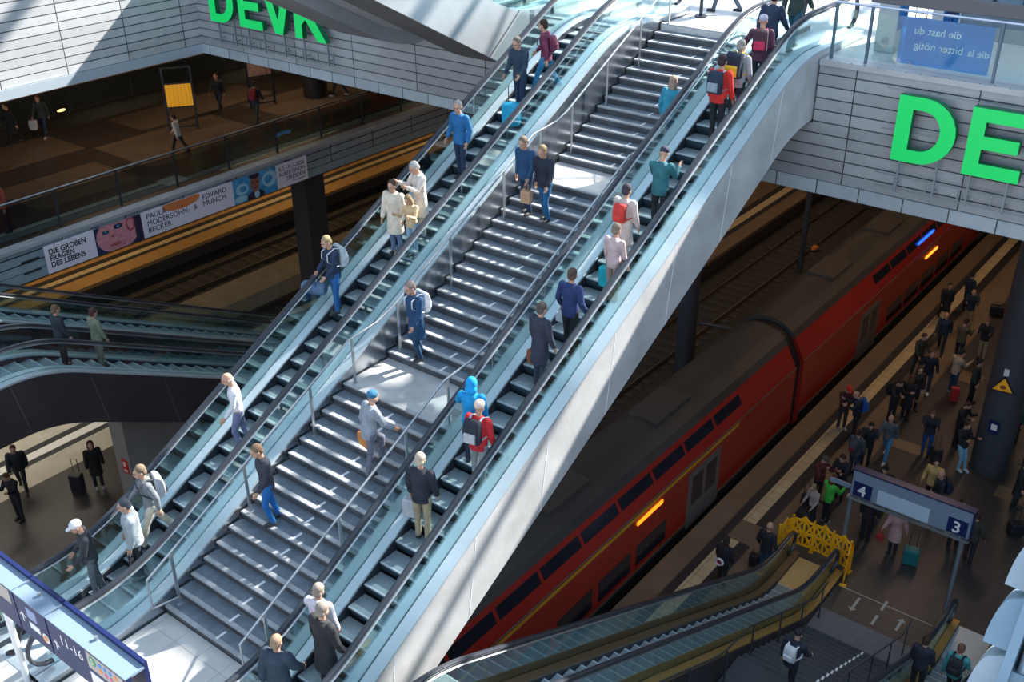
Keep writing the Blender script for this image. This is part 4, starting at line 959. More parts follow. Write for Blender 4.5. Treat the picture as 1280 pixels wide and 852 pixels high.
def putmesh(name, me, m, parent):
    if not me.materials: me.materials.append(m)
    o = bpy.data.objects.new(name, me); COL.objects.link(o); o.parent = parent
    o.material_slots[0].link = 'OBJECT'; o.material_slots[0].material = m
    return o
def person(label, x, y, z, face, pose='stand', top=(0.03,0.04,0.07), leg=(0.03,0.04,0.07), hairc=(0.05,0.03,0.02), outfit='jacket', hair='short', H=1.74, shoe=(0.03,0.03,0.03), fine=False, group=None, skin=None, topm=None):
    t = thing('person', label, 'person', (x, y, z), math.radians(face), group)
    s = H/1.74; t.scale = (s, s, s)
    f = figure(pose, outfit, hair, fine)
    putmesh('body', f['body'], skin or SKIN, t)
    putmesh('coat' if outfit == 'coat' else ('shirt' if outfit == 'shirt' else 'jacket'), f['top'], cmat('cloth', top), t)
    putmesh('trousers', f['leg'], cmat('cloth', leg), t)
    for me in f['shoes']: putmesh('shoe', me, cmat('shoe', shoe, 0.5), t)
    putmesh({'cap':'cap','beanie':'beanie','hood':'hood'}.get(hair, 'hair'), f['hair'], cmat('hair', hairc if hair in ('cap', 'beanie', 'hood') else tuple(v*0.6 for v in hairc)), t)
    e = bpy.data.objects.new('eyes', f['eyes']); COL.objects.link(e); e.parent = t
    t['fy'] = face
    return t, f['J'], s
def atp(P_, local):
    """world point of a local point on person P_ = (empty, J, s)"""
    t, J, s = P_
    return Vector(t.location)+Matrix.Rotation(t.rotation_euler.z, 3, 'Z') @ (Vector(local)*s)
def backpack(P_, label, c=(0.02,0.025,0.035), accent=None, size=1.0):
    t0, J, s = P_
    ctr = (J['chest']+J['shc'])/2; w = atp(P_, ctr+Vector((0, 0.135, -0.32)))
    t = thing('backpack', label, 'backpack', w, t0.rotation_euler.z)
    m = MB(); W = 0.15*size; Hh = 0.46*size
    prof = [(0.0,0.0),(0.14*size,0.01),(0.18*size,0.10),(0.17*size,0.30*size),(0.13*size,Hh*0.9),(0.06,Hh),(0.0,Hh*0.97)]
    m.prism_x(prof, -W, W); b = m.build('bag_body', cmat('pack', c), t, True, bevel=0.025)
    m = MB(); m.prism_x([(0.16*size,0.05),(0.215*size,0.07),(0.215*size,0.22*size),(0.165*size,0.25*size)], -W*0.75, W*0.75); m.build('front_pocket', cmat('pack', accent or c), t, True, bevel=0.015)
    for q in (-1, 1):
        m = MB(); m.tube([(q*0.10,0.02,Hh*0.9),(q*0.105,-0.10,Hh*0.97),(q*0.115,-0.275,Hh*0.78),(q*0.125,-0.285,Hh*0.45),(q*0.175,-0.12,0.08),(q*0.12,0.01,0.05)], 0.022, 8, ry=0.008); m.build('strap', cmat('pack', accent or c), t, True)
    return t
def hand_bag(P_, side, label, c, kind='bag', w=0.30, h=0.26, d=0.14, drop=0.16):
    t0, J, s = P_; hp_ = J['wri%d' % side]+J['hd%d' % side]*0.10
    p = atp(P_, hp_); t = thing('handbag' if kind == 'bag' else 'shopping_bag', label, 'bag', (p.x, p.y, p.z-h-drop), t0.rotation_euler.z)
    m = MB(); m.prism_y([(-w/2*0.86,0),(w/2*0.86,0),(w/2,h*0.55),(w/2*0.9,h),(-w/2*0.9,h),(-w/2,h*0.55)], -d/2, d/2); m.build('bag_body', cmat('bagc', c, 0.5), t, True, bevel=0.02)
    for q in (-1, 1):
        m = MB(); m.tube([(-w*0.28,q*d*0.3,h-0.02),(-w*0.15,q*d*0.1,h+drop*0.8),(0,0,h+drop),(w*0.15,q*d*0.1,h+drop*0.8),(w*0.28,q*d*0.3,h-0.02)], 0.009, 6); m.build('bag_handle', cmat('bagc', tuple(v*0.6 for v in c), 0.5), t, True)
    return t
def suitcase(x, y, z, rz, label, c, w=0.42, h=0.58, d=0.26, handle=0.42, tilt=0.0):
    t = thing('suitcase', label, 'suitcase', (x, y, z), math.radians(rz)); t.rotation_euler.x = math.radians(tilt)
    m = MB(); m.box(-w/2, w/2, -d/2, d/2, 0.07, 0.07+h); b = m.build('shell', cmat('case', c, 0.45), t, bevel=0.045)
    m = MB()
    for k in range(5): m.box(-w/2+0.07+k*(w-0.14)/4-0.008, -w/2+0.07+k*(w-0.14)/4+0.008, -d/2-0.006, d/2+0.006, 0.14, h)
    m.build('ribs', cmat('case', c, 0.45), b)
    m = MB(); m.tube([(-w*0.24,d*0.35,0.07+h-0.02),(-w*0.24,d*0.35,0.07+h+handle),(w*0.24,d*0.35,0.07+h+handle),(w*0.24,d*0.35,0.07+h-0.02)], 0.011, 8); m.build('pull_handle', STEEL_D, t, True)
    for q in (-1, 1):
        for r_ in (-1, 1):
            m = MB(); m.cyl((q*w*0.38-0.015,r_*d*0.3,0.035),(q*w*0.38+0.015,r_*d*0.3,0.035), 0.035, 10); m.build('wheel', BLACKM, t, True)
    return t
NAVY=(0.012,0.03,0.075); BLK=(0.012,0.014,0.02); DK=(0.02,0.025,0.035); BLU=(0.01,0.13,0.34); JEAN=(0.04,0.12,0.28); LJEAN=(0.16,0.33,0.48); CREAM=(0.62,0.55,0.46); WHT=(0.75,0.76,0.78); GRY=(0.33,0.36,0.40)
GH=(0.42,0.42,0.42); BR=(0.06,0.03,0.018); BLO=(0.45,0.31,0.16); WH=(0.7,0.68,0.62)
SH=(0.04,0.04,0.045)
# --- left escalator, coming down (z = tread height)
def escz(y): return 6.6+T*sclamp(round((y-7.305+0.75)/0.4-0.5)*0.4-0.75+0.2, 7.5/T)
GL='people riding the left sunlit escalator'; GR='people riding the right sunlit escalator'; GS='people on the granite stairs'
def L(label, x, y, face=0, **k): return person(label, x, y, escz(y), face, fine=True, group=GL, **k)
def R(label, x, y, face=180, **k): return person(label, x, y, escz(y), face, fine=True, group=GR, **k)
def S(label, x, y, face, **k): return person(label, x, y, stz(y), face, fine=True, group=GS, **k)
p = L('person in burgundy jacket and blue jeans, uppermost on the left escalator', -14.62, 19.79, -70, pose='walk', top=(0.17,0.03,0.075), leg=(0.03,0.22,0.42), outfit='jacket', hair='short', hairc=BR, H=1.68)
backpack(p, 'small burgundy backpack on the uppermost person of the left escalator', (0.16,0.03,0.07), size=0.8)
p = L('person in open dark navy jacket with a bright cyan suitcase in front', -14.93, 19.21, 0, pose='carry', top=(0.02,0.045,0.08), leg=NAVY, hair='short', hairc=(0.25,0.22,0.2), H=1.75)
suitcase(-14.80, 18.72, escz(18.72), 20, 'bright cyan suitcase standing in front of the person in navy jacket', (0.0,0.38,0.62), w=0.40, h=0.52, handle=0.35)
p = L('grey-haired person in blue jacket standing with hands in pockets', -15.05, 17.22, 0, pose='pocket', top=BLU, leg=NAVY, outfit='jacket', hairc=GH, H=1.76)
p = L('white-haired person in open cream coat and grey shirt', -14.85, 15.64, -20, pose='phone', top=(0.66,0.60,0.55), leg=(0.5,0.47,0.42), outfit='coat', hairc=WH, H=1.72)
hand_bag(p, 1, 'black shoulder bag hanging beside the cream coat', BLK, w=0.28, h=0.22, drop=0.2)
p = L('dark-haired person in cream coat in front of the white-haired one', -15.0, 15.0, 15, pose='stand', top=(0.70,0.62,0.50), leg=(0.12,0.18,0.30), outfit='coat', hairc=(0.12,0.06,0.03), H=1.66)
p2 = L('short blond person in yellow-beige top between the two cream coats', -14.62, 15.1, 10, pose='phone', top=(0.62,0.45,0.25), leg=(0.30,0.42,0.55), outfit='shirt', hair='long', hairc=BLO, H=1.42)
p = L('blond person in navy jacket with pale backpack and blue duffel bag', -15.28, 13.42, -15, pose='carry', top=NAVY, leg=(0.01,0.10,0.30), hairc=(0.55,0.42,0.22), H=1.72)
backpack(p, 'pale grey backpack on the blond person in navy', (0.45,0.52,0.55))
q = atp(p, p[1]['wri1']+p[1]['hd1']*0.1)
t = thing('duffel_bag', 'steel-blue duffel bag held low by the blond person in navy', 'bag', (q.x-0.02, q.y-0.05, q.z-0.42), 0.4)
m = MB(); m.tube([(-0.26,0,0.14),(-0.22,0,0.14),(0.22,0,0.14),(0.26,0,0.14)], [0.10,0.14,0.14,0.10], 16); m.build('bag_body', cmat('pack', (0.09,0.16,0.27)), t, True)
for s in (-0.1, 0.1):
    m = MB(); m.tube([(s,0.13,0.16),(s*0.6,0.05,0.34),(s*0.3,0,0.42),(s*0.6,-0.05,0.34),(s,-0.13,0.16)], 0.012, 6); m.build('bag_handle', cmat('pack', (0.02,0.04,0.09)), t, True)
p = L('balding person in white cardigan over pale blue shirt', -14.9, 10.36, -35, pose='descend', top=(0.68,0.70,0.74), leg=(0.14,0.16,0.28), outfit='shirt', hair='bald', hairc=WH, H=1.74)
p = L('person in grey jacket with black front and small backpack', -15.1, 8.34, -20, pose='walk', top=(0.18,0.20,0.22), leg=(0.50,0.46,0.38), hairc=(0.3,0.22,0.14), H=1.76)
backpack(p, 'pale grey backpack with yellow tag on the left escalator', (0.38,0.40,0.45), (0.05,0.05,0.06))
p = person('person in pale cap and black top near the foot of the left escalator', -15.2, 7.05, escz(7.05), -25, pose='carry', top=(0.03,0.035,0.045), leg=(0.10,0.12,0.14), hair='cap', hairc=WHT, H=1.70, fine=True, group=GL)
p = person('person in striped silver puffer jacket behind the pale cap', -14.85, 7.75, escz(7.75), -30, pose='stand', top=(0.36,0.42,0.46), leg=DK, outfit='puffer', hair='short', hairc=(0.08,0.10,0.13), H=1.76, fine=True, group=GL)
hand_bag(p, 0, 'dark square bag carried low at the escalator foot', BLK, w=0.28, h=0.3, d=0.1)
p = person('person in silver-grey jacket stepping off at the escalator foot', -15.0, 5.66, 6.6, -40, pose='walk', top=(0.40,0.45,0.48), leg=DK, outfit='puffer', hairc=(0.2,0.12,0.08), H=1.72, fine=True)
# --- right escalator, going up
p = R('person in dark navy jacket uppermost on the right escalator', -10.05, 21.6, 180, pose='walk', top=(0.02,0.04,0.08), leg=(0.02,0.04,0.08), H=1.76)
p = R('person in pale cap with red, white and black jacket', -9.92, 20.93, 200, pose='rail', top=(0.10,0.04,0.08), leg=DK, hair='cap', hairc=(0.45,0.45,0.58), H=1.70)
backpack(p, 'black and red striped backpack below the pale cap', (0.05,0.02,0.035), (0.45,0.02,0.08))
p = R('pale-haired person wearing a large black rucksack with yellow straps', -9.98, 20.14, 180, pose='stand', top=(0.35,0.38,0.40), leg=DK, hairc=(0.5,0.47,0.42), H=1.74)
backpack(p, 'large black rucksack with two yellow stripes', (0.012,0.02,0.045), (0.75,0.48,0.02), size=1.15)
p = R('person in bright red jacket with dark backpack', -10.05, 19.51, 180, pose='stand', top=(0.62,0.025,0.02), leg=BLK, hairc=(0.06,0.03,0.04), H=1.76)
backpack(p, 'dark backpack with white patches on the red jacket', (0.015,0.03,0.055), (0.25,0.30,0.36))
p = R('person in dark beanie and teal sweatshirt with arms raised', -9.95, 17.21, 190, pose='phone', top=(0.02,0.14,0.17), leg=BLK, hair='beanie', hairc=(0.03,0.03,0.06), H=1.72)
p = R('person in long beige coat with red backpack', -10.1, 16.2, 180, pose='stand', top=(0.52,0.45,0.42), leg=(0.35,0.33,0.33), outfit='coat', hairc=(0.08,0.06,0.09), H=1.66)
backpack(p, 'red backpack on the beige coat', (0.55,0.04,0.03), size=0.8)
p = R('person in pale pink top carrying a turquoise bag', -9.82, 15.45, 175, pose='stand', top=(0.55,0.42,0.42), leg=(0.35,0.25,0.2), outfit='shirt', hairc=(0.4,0.3,0.22), H=1.60)
hand_bag(p, 0, 'large turquoise bag hanging beside the right handrail', (0.0,0.38,0.46), 'shop', w=0.34, h=0.40, d=0.16, drop=0.08)
p = R('person in navy jacket with white bag strap, brown hair in a bun', -9.98, 14.3, 180, pose='pocket', top=(0.015,0.035,0.13), leg=BLK, hair='bun', hairc=(0.16,0.09,0.07), H=1.70)
hand_bag(p, 0, 'small white bag at the hip of the person in navy', (0.45,0.5,0.58), w=0.24, h=0.18, drop=0.12)
p = R('person in dark coat and red scarf carrying a brown bag', -10.12, 13.57, 170, pose='stand', top=(0.03,0.035,0.06), leg=(0.04,0.05,0.08), outfit='coat', hairc=(0.15,0.12,0.11), H=1.68)
hand_bag(p, 0, 'rust-brown handbag beside the dark coat', (0.30,0.08,0.04), w=0.34, h=0.28, d=0.16)
p = R('person in bright blue hooded rain jacket', -10.3, 11.85, 200, pose='rail', top=(0.0,0.28,0.62), leg=(0.02,0.04,0.07), hair='hood', hairc=(0.0,0.30,0.70), H=1.70)
p = R('person in pale woollen hat and red jacket reaching for the handrail', -9.95, 11.6, 190, pose='rail', top=(0.55,0.02,0.03), leg=(0.3,0.32,0.34), outfit='jacket', hair='beanie', hairc=(0.72,0.62,0.52), H=1.70)
backpack(p, 'black and white backpack on the red jacket with pale hat', (0.015,0.02,0.035), (0.40,0.42,0.45))
p = R('cream-haired person in black top and khaki trousers', -10.3, 10.5, 200, pose='stand', top=(0.015,0.02,0.035), leg=(0.36,0.30,0.19), hairc=(0.78,0.66,0.52), H=1.72)
hand_bag(p, 0, 'pale grey shopping bag beside the khaki trousers', (0.48,0.50,0.55), 'shop', w=0.32, h=0.36, drop=0.08)
p = person('person in pale jacket touching the handrail at the foot of the right escalator', -10.4, 8.15, escz(8.15), 195, pose='rail', top=(0.62,0.60,0.66), leg=DK, outfit='jacket', hairc=(0.5,0.42,0.34), H=1.72, fine=True, group=GR)
p = person('grey-haired person in long black coat at the foot of the right escalator', -9.98, 7.85, escz(7.85), 180, pose='stand', top=(0.02,0.022,0.026), leg=BLK, outfit='coat', hairc=(0.42,0.36,0.30), H=1.80, fine=True, group=GR)
p = person('person in dark blue jacket lowest on the right escalator', -10.35, 7.2, escz(7.2), 200, pose='walk', top=(0.03,0.05,0.08), leg=DK, outfit='puffer', hairc=(0.5,0.34,0.22), H=1.70, fine=True, group=GR)
hand_bag(p, 0, 'dark red bag carried lowest on the right escalator', (0.16,0.03,0.06), w=0.26, h=0.2)
# --- granite stairs
p = S('person in dark blue coat, left one of the pair on the upper stairs', -13.29, 17.30, 0, pose='descend', top=(0.01,0.06,0.15), leg=(0.008,0.03,0.08), outfit='jacket', hairc=(0.3,0.22,0.16), H=1.76)
p2 = S('person in black jacket and blue jeans, right one of the pair on the stairs', -12.73, 17.22, 0, pose='descend', top=(0.012,0.02,0.04), leg=(0.01,0.10,0.24), hairc=BLO, H=1.70)
hand_bag(p, 0, 'tan bag carried between the pair on the upper stairs', (0.50,0.30,0.18), w=0.26, h=0.28)
p = S('person in dark blue coat with pale bag walking down beside the left railing', -13.2, 13.60, -10, pose='descend', top=(0.01,0.055,0.14), leg=(0.01,0.05,0.11), outfit='coat', hairc=(0.45,0.35,0.3), H=1.76)
backpack(p, 'pale grey backpack on the person beside the left railing', (0.50,0.54,0.60))
p = S('person in dark grey jacket and bright blue jeans stepping down', -13.2, 9.55, -20, pose='descend', top=(0.035,0.04,0.055), leg=(0.005,0.12,0.38), hairc=(0.32,0.2,0.12), H=1.74)
p = S('person in blue beret and grey jacket climbing with an orange bag', -12.01, 11.0, 165, pose='climb', top=(0.27,0.31,0.36), leg=(0.14,0.15,0.2), hair='beanie', hairc=(0.03,0.16,0.30), H=1.70)
hand_bag(p, 0, 'orange-brown bag carried by the person in the blue beret', (0.60,0.22,0.04), w=0.36, h=0.24, d=0.18, drop=0.05)
p = S('pale-haired person in turquoise jacket climbing the top flight', -11.6, 20.2, 170, pose='climb', top=(0.02,0.24,0.36), leg=(0.03,0.08,0.14), hair='long', hairc=(0.55,0.40,0.30), H=1.68)
# --- street level
p = person('person in dark olive jacket standing at the top end of the right escalator', -10.15, 23.0, 14.1, 180, pose='walk', top=(0.035,0.06,0.05), leg=(0.02,0.09,0.14), H=1.78, fine=True)
p = person('person in blue walking behind the poster on the glass railing', -7.35, 24.9, 14.1, 60, pose='pull', top=(0.01,0.03,0.08), leg=(0.01,0.12,0.35), H=1.78, fine=True)
suitcase(-7.95, 24.7, 14.1, 10, 'blue suitcase behind the poster at street level', (0.01,0.15,0.45), w=0.5, h=0.62)
p = person('walking person whose shoe shows above the stair head', -13.3, 25.75, 14.1, -90, pose='walk', top=DK, leg=(0.10,0.14,0.18), shoe=(0.02,0.02,0.03))
# --- right platform
GP='people waiting on the right platform'
def W(label, x, y, face=0, **k): return person(label, x, y, 0.0, face, group=GP, **k)
RCAP=(0.6,0.03,0.02)
W('tall dark figure farthest up the platform, left one of the far group', -10.14,40.49, 30, pose='walk', top=BLK, leg=BLK, outfit='coat')
W('dark blue figure farthest off beside the tactile strip', -9.71,41.84, 150, top=(0.015,0.03,0.06), leg=BLK)
W('balding person in dark jacket and khaki trousers in the far group', -9.19,40.40, 20, pose='phone', top=(0.012,0.025,0.045), leg=(0.30,0.22,0.13), hair='bald', hairc=BR)
W('balding person in blue shirt and dark trousers walking towards the camera', -9.36,37.88, 10, pose='walk', top=(0.015,0.035,0.06), leg=(0.012,0.02,0.04), hair='bald', hairc=BR)
W('person in olive jacket with dark legs beside the balding walker', -8.61,37.56, 170, pose='phone', top=(0.10,0.08,0.05), leg=(0.01,0.02,0.05))
W('person in black jacket and beige trousers left of the thick column', -7.96,38.22, 0, pose='phone', top=BLK, leg=(0.32,0.27,0.17), hairc=(0.3,0.12,0.1))
W('person in green-brown jacket pointing, beside the tactile strip', -9.49,35.65, 60, pose='carry', top=(0.04,0.045,0.03), leg=(0.02,0.03,0.035), hairc=(0.10,0.05,0.03))
W('person in black jacket with white shoes and white sleeve patch', -8.77,34.57, 20, pose='pocket', top=(0.01,0.015,0.03), leg=(0.02,0.04,0.08), shoe=(0.7,0.68,0.65), hairc=(0.2,0.1,0.07))
W('person in beige jacket and blue jeans with one foot raised', -8.02,35.14, 150, pose='phone', top=(0.45,0.36,0.27), leg=(0.03,0.06,0.13), shoe=(0.6,0.6,0.65), hairc=BLK)
W('person in black next to the red bag near the thick column', -7.28,34.85, 90, pose='stand', top=(0.02,0.04,0.04), leg=BLK, hairc=BLK)
suitcase(-7.75,34.55,0.0, 20, 'red and black sports bag standing by the beige jacket', (0.5,0.03,0.03), w=0.3,h=0.55,d=0.2,handle=0.02)
p = W('long-haired person in long black coat with a brown bag', -8.70,32.4, 170, pose='stand', top=BLK, leg=BLK, outfit='coat', hair='long', hairc=(0.16,0.07,0.03))
hand_bag(p, 0, 'brown handbag of the person in the long black coat', (0.20,0.08,0.04), w=0.26, h=0.22)
W('person in dark cardigan beside the long black coat', -8.72,33.2, 40, pose='stand', top=(0.03,0.03,0.03), leg=BLK, hair='long', hairc=(0.10,0.05,0.03))
p = W('dark-haired person in black jacket with black backpack in profile', -9.01,31.98, 70, pose='phone', top=BLK, leg=BLK, hairc=(0.05,0.025,0.015))
backpack(p, 'black backpack on the person standing in profile', BLK)
W('person in red cap and black and red jacket beside the strip', -10.17,30.58, 50, pose='phone', top=(0.06,0.015,0.02), leg=(0.03,0.035,0.04), hair='cap', hairc=RCAP, shoe=(0.3,0.3,0.33))
p = W('person in black jacket facing the red cap', -9.67,30.40, -60, pose='phone', top=(0.012,0.018,0.025), leg=BLK, hair='bald', hairc=(0.3,0.08,0.06))
backpack(p, 'bright blue bag on the back of the person facing the red cap', (0.01,0.08,0.35))
W('person in grey hooded jacket and light blue jeans walking', -8.35,29.76, 0, pose='walk', top=(0.09,0.11,0.13), leg=(0.06,0.24,0.42), hair='bald', hairc=(0.2,0.1,0.08), shoe=(0.6,0.6,0.6))
W('dark-haired person in black jacket behind the grey-blue jacket', -8.70,28.95, 20, pose='phone', top=BLK, leg=BLK, hairc=BLK)
p = W('person in grey-blue jacket seen from behind', -8.80,28.2, 170, pose='stand', top=(0.05,0.07,0.09), leg=(0.01,0.03,0.08), hairc=BR)
backpack(p, 'grey backpack with a red patch on the grey-blue jacket', (0.05,0.065,0.08), (0.15,0.02,0.03), size=0.85)
p = W('person in dark jacket, white scarf and blue jeans holding a camera bag', -7.40,30.78, 10, pose='phone', top=(0.015,0.02,0.03), leg=(0.01,0.07,0.25), hairc=(0.22,0.12,0.08))
W('person in black jacket standing left of the thick column', -6.79,31.9, 80, pose='phone', top=BLK, leg=BLK, hairc=(0.12,0.06,0.05))
W('person in black sweater and pale jeans leaning on the thick column', -6.32,30.7, 60, pose='cross', top=BLK, leg=(0.20,0.42,0.58), hairc=BR, shoe=(0.5,0.55,0.6))
suitcase(-7.0,30.55,0.0, 30, 'black trolley case left of the leaning person', (0.02,0.02,0.025), w=0.34,h=0.5,handle=0.4)
W('short dark-haired person in dark blue jacket left of the sign', -8.64,26.75, -10, pose='phone', top=BLK, leg=BLK, hairc=BR)
W('person in black jacket with bright red shoulder', -9.14,26.32, 70, pose='phone', top=(0.10,0.015,0.015), leg=BLK, hair='cap', hairc=(0.08,0.07,0.06))
W('long-haired person in bright green top', -8.51,25.55, 160, pose='phone', top=(0.06,0.50,0.06), leg=BLK, hair='long', hairc=(0.20,0.06,0.03), H=1.66, shoe=(0.3,0.3,0.3))
W('person in flowered white top beside the green top', -8.80,25.15, -20, pose='carry', top=(0.38,0.34,0.32), leg=BLK, outfit='shirt', hair='short', hairc=(0.4,0.3,0.15), H=1.5)
p = W('person in yellow jacket open over a cream shirt behind the sign', -6.38,28.13, 0, pose='pocket', top=(0.62,0.42,0.16), leg=(0.015,0.02,0.03), hair='short', hairc=BLK)
p = W('balding person in dark jacket with backpack right of the yellow jacket', -6.02,27.6, -60, pose='stand', top=(0.015,0.03,0.035), leg=BLK, hair='bald', hairc=(0.3,0.15,0.1))
backpack(p, 'dark blue backpack on the balding person behind the sign', (0.01,0.02,0.05))
W('dark-haired person in black mostly hidden behind the sign', -7.44,26.95, 0, pose='phone', top=BLK, leg=BLK, hair='bun', hairc=BLK)
W('person in black whose legs show below the left part of the sign', -7.26,25.4, 180, pose='stand', top=BLK, leg=BLK)
p = W('person in pale pink coat with dark legs below the sign', -6.43,25.35, -10, pose='pull', top=(0.50,0.32,0.32), leg=(0.01,0.02,0.03), outfit='coat', hair='long', hairc=BR, H=1.64)
hand_bag(p, 1, 'small red bag beside the pale pink coat', (0.4,0.03,0.03), w=0.22, h=0.2)
suitcase(-5.86,25.2,0.0, 15, 'dark teal trolley suitcase on the dark tiles below the sign', (0.01,0.15,0.16), w=0.42,h=0.5,d=0.3,handle=0.5)
W('person in dark olive jacket at the right end of the sign', -4.62,26.25, 175, pose='pocket', top=(0.03,0.035,0.028), leg=BLK, hairc=BR)
W('person in black whose legs show below the right part of the sign', -5.15,26.6, 30, pose='stand', top=BLK, leg=BLK)
W('person in long black coat at the right frame edge', -4.30,29.6, 90, pose='stand', top=BLK, leg=BLK, outfit='coat', hairc=BLK)
suitcase(-3.92,28.3,0.0, 40, 'black suitcase at the right frame edge on the dark tiles', BLK, w=0.42,h=0.42,d=0.3,handle=0.6)
p = W('balding person in black jacket behind the barricaded escalator', -8.92,22.35, 175, pose='pocket', top=BLK, leg=(0.02,0.07,0.15), outfit='jacket', hair='bald', hairc=(0.35,0.18,0.14))
suitcase(-9.25,22.45,0.0, 10, 'black case left of the balding person by the escalator', BLK, w=0.3,h=0.4,d=0.22,handle=0.1)
p = W('long-haired person in black with rings printed on the back', -9.60,21.2, 175, pose='stand', top=BLK, leg=BLK, hair='long', hairc=(0.05,0.03,0.02), H=1.68)
q = atp(p, Vector((0.02,0.19,0.98)))
t = thing('life_ring_bag', 'round white and red ring-shaped bag on the person in black', 'bag', q)
m = MB(); m.tube([(0.10*math.cos(2*PI*k/16),0,0.10*math.sin(2*PI*k/16)) for k in range(17)], 0.03, 8); m.build('white_ring', cmat('pack', (0.75,0.72,0.75)), t, True)
m = MB(); m.tube([(0.05*math.cos(2*PI*k/12),0.0,0.05*math.sin(2*PI*k/12)) for k in range(13)], 0.022, 8); m.build('red_ring', cmat('pack', (0.35,0.02,0.05)), t, True)
suitcase(-9.20,25.75,0.0, 60, 'black patterned trolley case left of the black bag', (0.03,0.03,0.03), w=0.36,h=0.52,handle=0.35)
t = thing('travel_bag', 'big round black travel bag on the floor by the green top', 'bag', (-8.98, 25.2, 0.0))
m = MB(); m.ball((0,0,0.24), 0.30, 0.26, 0.24, 18, 10); m.build('bag_body', cmat('pack', (0.018,0.018,0.022)), t, True)
m = MB(); m.tube([(-0.12,0,0.42),(-0.08,0,0.56),(0.08,0,0.56),(0.12,0,0.42)], 0.014, 8); m.build('bag_handle', cmat('pack', BLK), t, True)
W('person in teal top right of the thick column', -5.35,33.2, -30, pose='pocket', top=(0.02,0.10,0.10), leg=BLK)
W('person in grey sweater right of the column holding a pale bag', -5.75,34.9, 20, pose='phone', top=(0.10,0.14,0.16), leg=DK)
W('person in dark red jacket behind the red ticket validator', -4.55,32.9, 30, pose='stand', top=(0.08,0.015,0.02), leg=BLK)
W('far person in black half hidden by the thick column', -7.45,40.6, 90, pose='stand', top=BLK, leg=BLK, shoe=(0.4,0.35,0.3))
suitcase(-8.60,42.2,0.0, 20, 'far black trolley case beside the thick column', BLK, w=0.5,h=0.4,d=0.3,handle=0.1)
# --- lower right stairs and escalator
p = person('person in black with a dark cap and pale backpack on the lower dark stairs', -5.79, 16.71, 2.24, 175, pose='climb', top=(0.012,0.02,0.04), leg=BLK, hair='cap', hairc=BLK, H=1.7, fine=False)
backpack(p, 'pale grey backpack of the person on the lower dark stairs', (0.6,0.62,0.65), size=0.85)
p = person('person in dark jacket riding up at the lower right', -3.9, 19.8, 0.0+T*sclamp(21.5-19.9, 12.8), 180, pose='stand', top=(0.012,0.02,0.035), leg=BLK, hairc=BR, H=1.7)
p = person('person in teal top with black backpack at the lower right corner', -3.25, 20.3, T*sclamp(21.5-20.3, 12.8), 180, pose='walk', top=(0.06,0.30,0.32), leg=BLK, hairc=(0.22,0.11,0.07), H=1.7)
backpack(p, 'black backpack on the teal top at the lower right corner', BLK)
# --- left: level -1
def C(label, x, y, face=0, **k): return person(label, x, y, 6.6, face, group='people on the dark concourse', **k)
p = C('person in dark green jacket and jeans carrying a white bag under the lit wall', -40.9,21.4, 40, pose='walk', top=(0.03,0.045,0.045), leg=(0.012,0.03,0.07), hairc=(0.2,0.09,0.05), shoe=(0.5,0.4,0.4))
hand_bag(p, 1, 'white paper bag carried at the far left of the concourse', (0.55,0.55,0.6), 'shop', w=0.34, h=0.38, drop=0.05)
C('dark figure at the left frame edge of the concourse', -40.9,20.1, 0, pose='walk', top=BLK, leg=BLK, outfit='coat')
C('dark walking figure between the yellow timetable and the map frame', -37.9,27.8, 30, pose='walk', top=(0.015,0.02,0.03), leg=(0.012,0.02,0.04))
C('person in white top in front of the yellow timetable', -34.8,23.4, -60, pose='walk', top=(0.72,0.68,0.60), leg=BLK, outfit='jacket', hairc=BR, H=1.55)
p = C('person in dark clothes with a red backpack by the map frame', -35.5,27.8, -150, pose='walk', top=(0.03,0.04,0.06), leg=(0.05,0.07,0.06))
backpack(p, 'dark red backpack by the map frame', (0.25,0.02,0.03))
C('person in dark trousers half hidden by the fascia beside the bin', -35.6,32.6, -60, pose='walk', top=DK, leg=(0.015,0.03,0.03), shoe=(0.6,0.6,0.6))
C('person in beige trousers beside the dark bin', -34.6,33.6, 60, pose='walk', top=(0.3,0.25,0.2), leg=(0.5,0.42,0.30), outfit='coat')
C('person in dark red at the left frame edge behind the railing', -32.7,15.2, 0, pose='stand', top=(0.22,0.04,0.02), leg=DK)
# --- left: platform level
GQ='people on the left platform'
person('hooded person in long black clothes by the pale pier', -27.1,13.4,0.0, 70, pose='stand', top=(0.008,0.008,0.01), leg=BLK, outfit='coat', hair='hood', hairc=(0.008,0.008,0.01), shoe=(0.35,0.35,0.4), group=GQ)
suitcase(-27.35,12.85,0.0, 30, 'black upright suitcase left of the hooded person', (0.012,0.015,0.025), w=0.40,h=0.66,d=0.26,handle=0.5)
person('dark-haired person in black at the lower left platform edge', -27.6,11.04,0.0, 20, pose='phone', top=BLK, leg=BLK, outfit='jacket', hairc=(0.2,0.09,0.04), group=GQ)
person('walking person in dark red scarf and black jacket on the pale strip', -28.9,11.9,0.0, 60, pose='walk', top=(0.015,0.02,0.03), leg=BLK, outfit='puffer', hairc=(0.15,0.05,0.04), group=GQ)
def dz(y, yk=23.65): return T*sclamp(yk-y, 12.8)
person('person with dark hair low on the near dark escalator', -24.3,11.9, dz(11.9), 180, pose='stand', top=(0.02,0.03,0.04), leg=DK, hairc=(0.25,0.15,0.08))
person('person in pale olive jacket on the near dark escalator', -24.35,12.9, dz(12.9), 180, pose='stand', top=(0.22,0.25,0.17), leg=(0.3,0.27,0.22), hairc=(0.12,0.04,0.03))
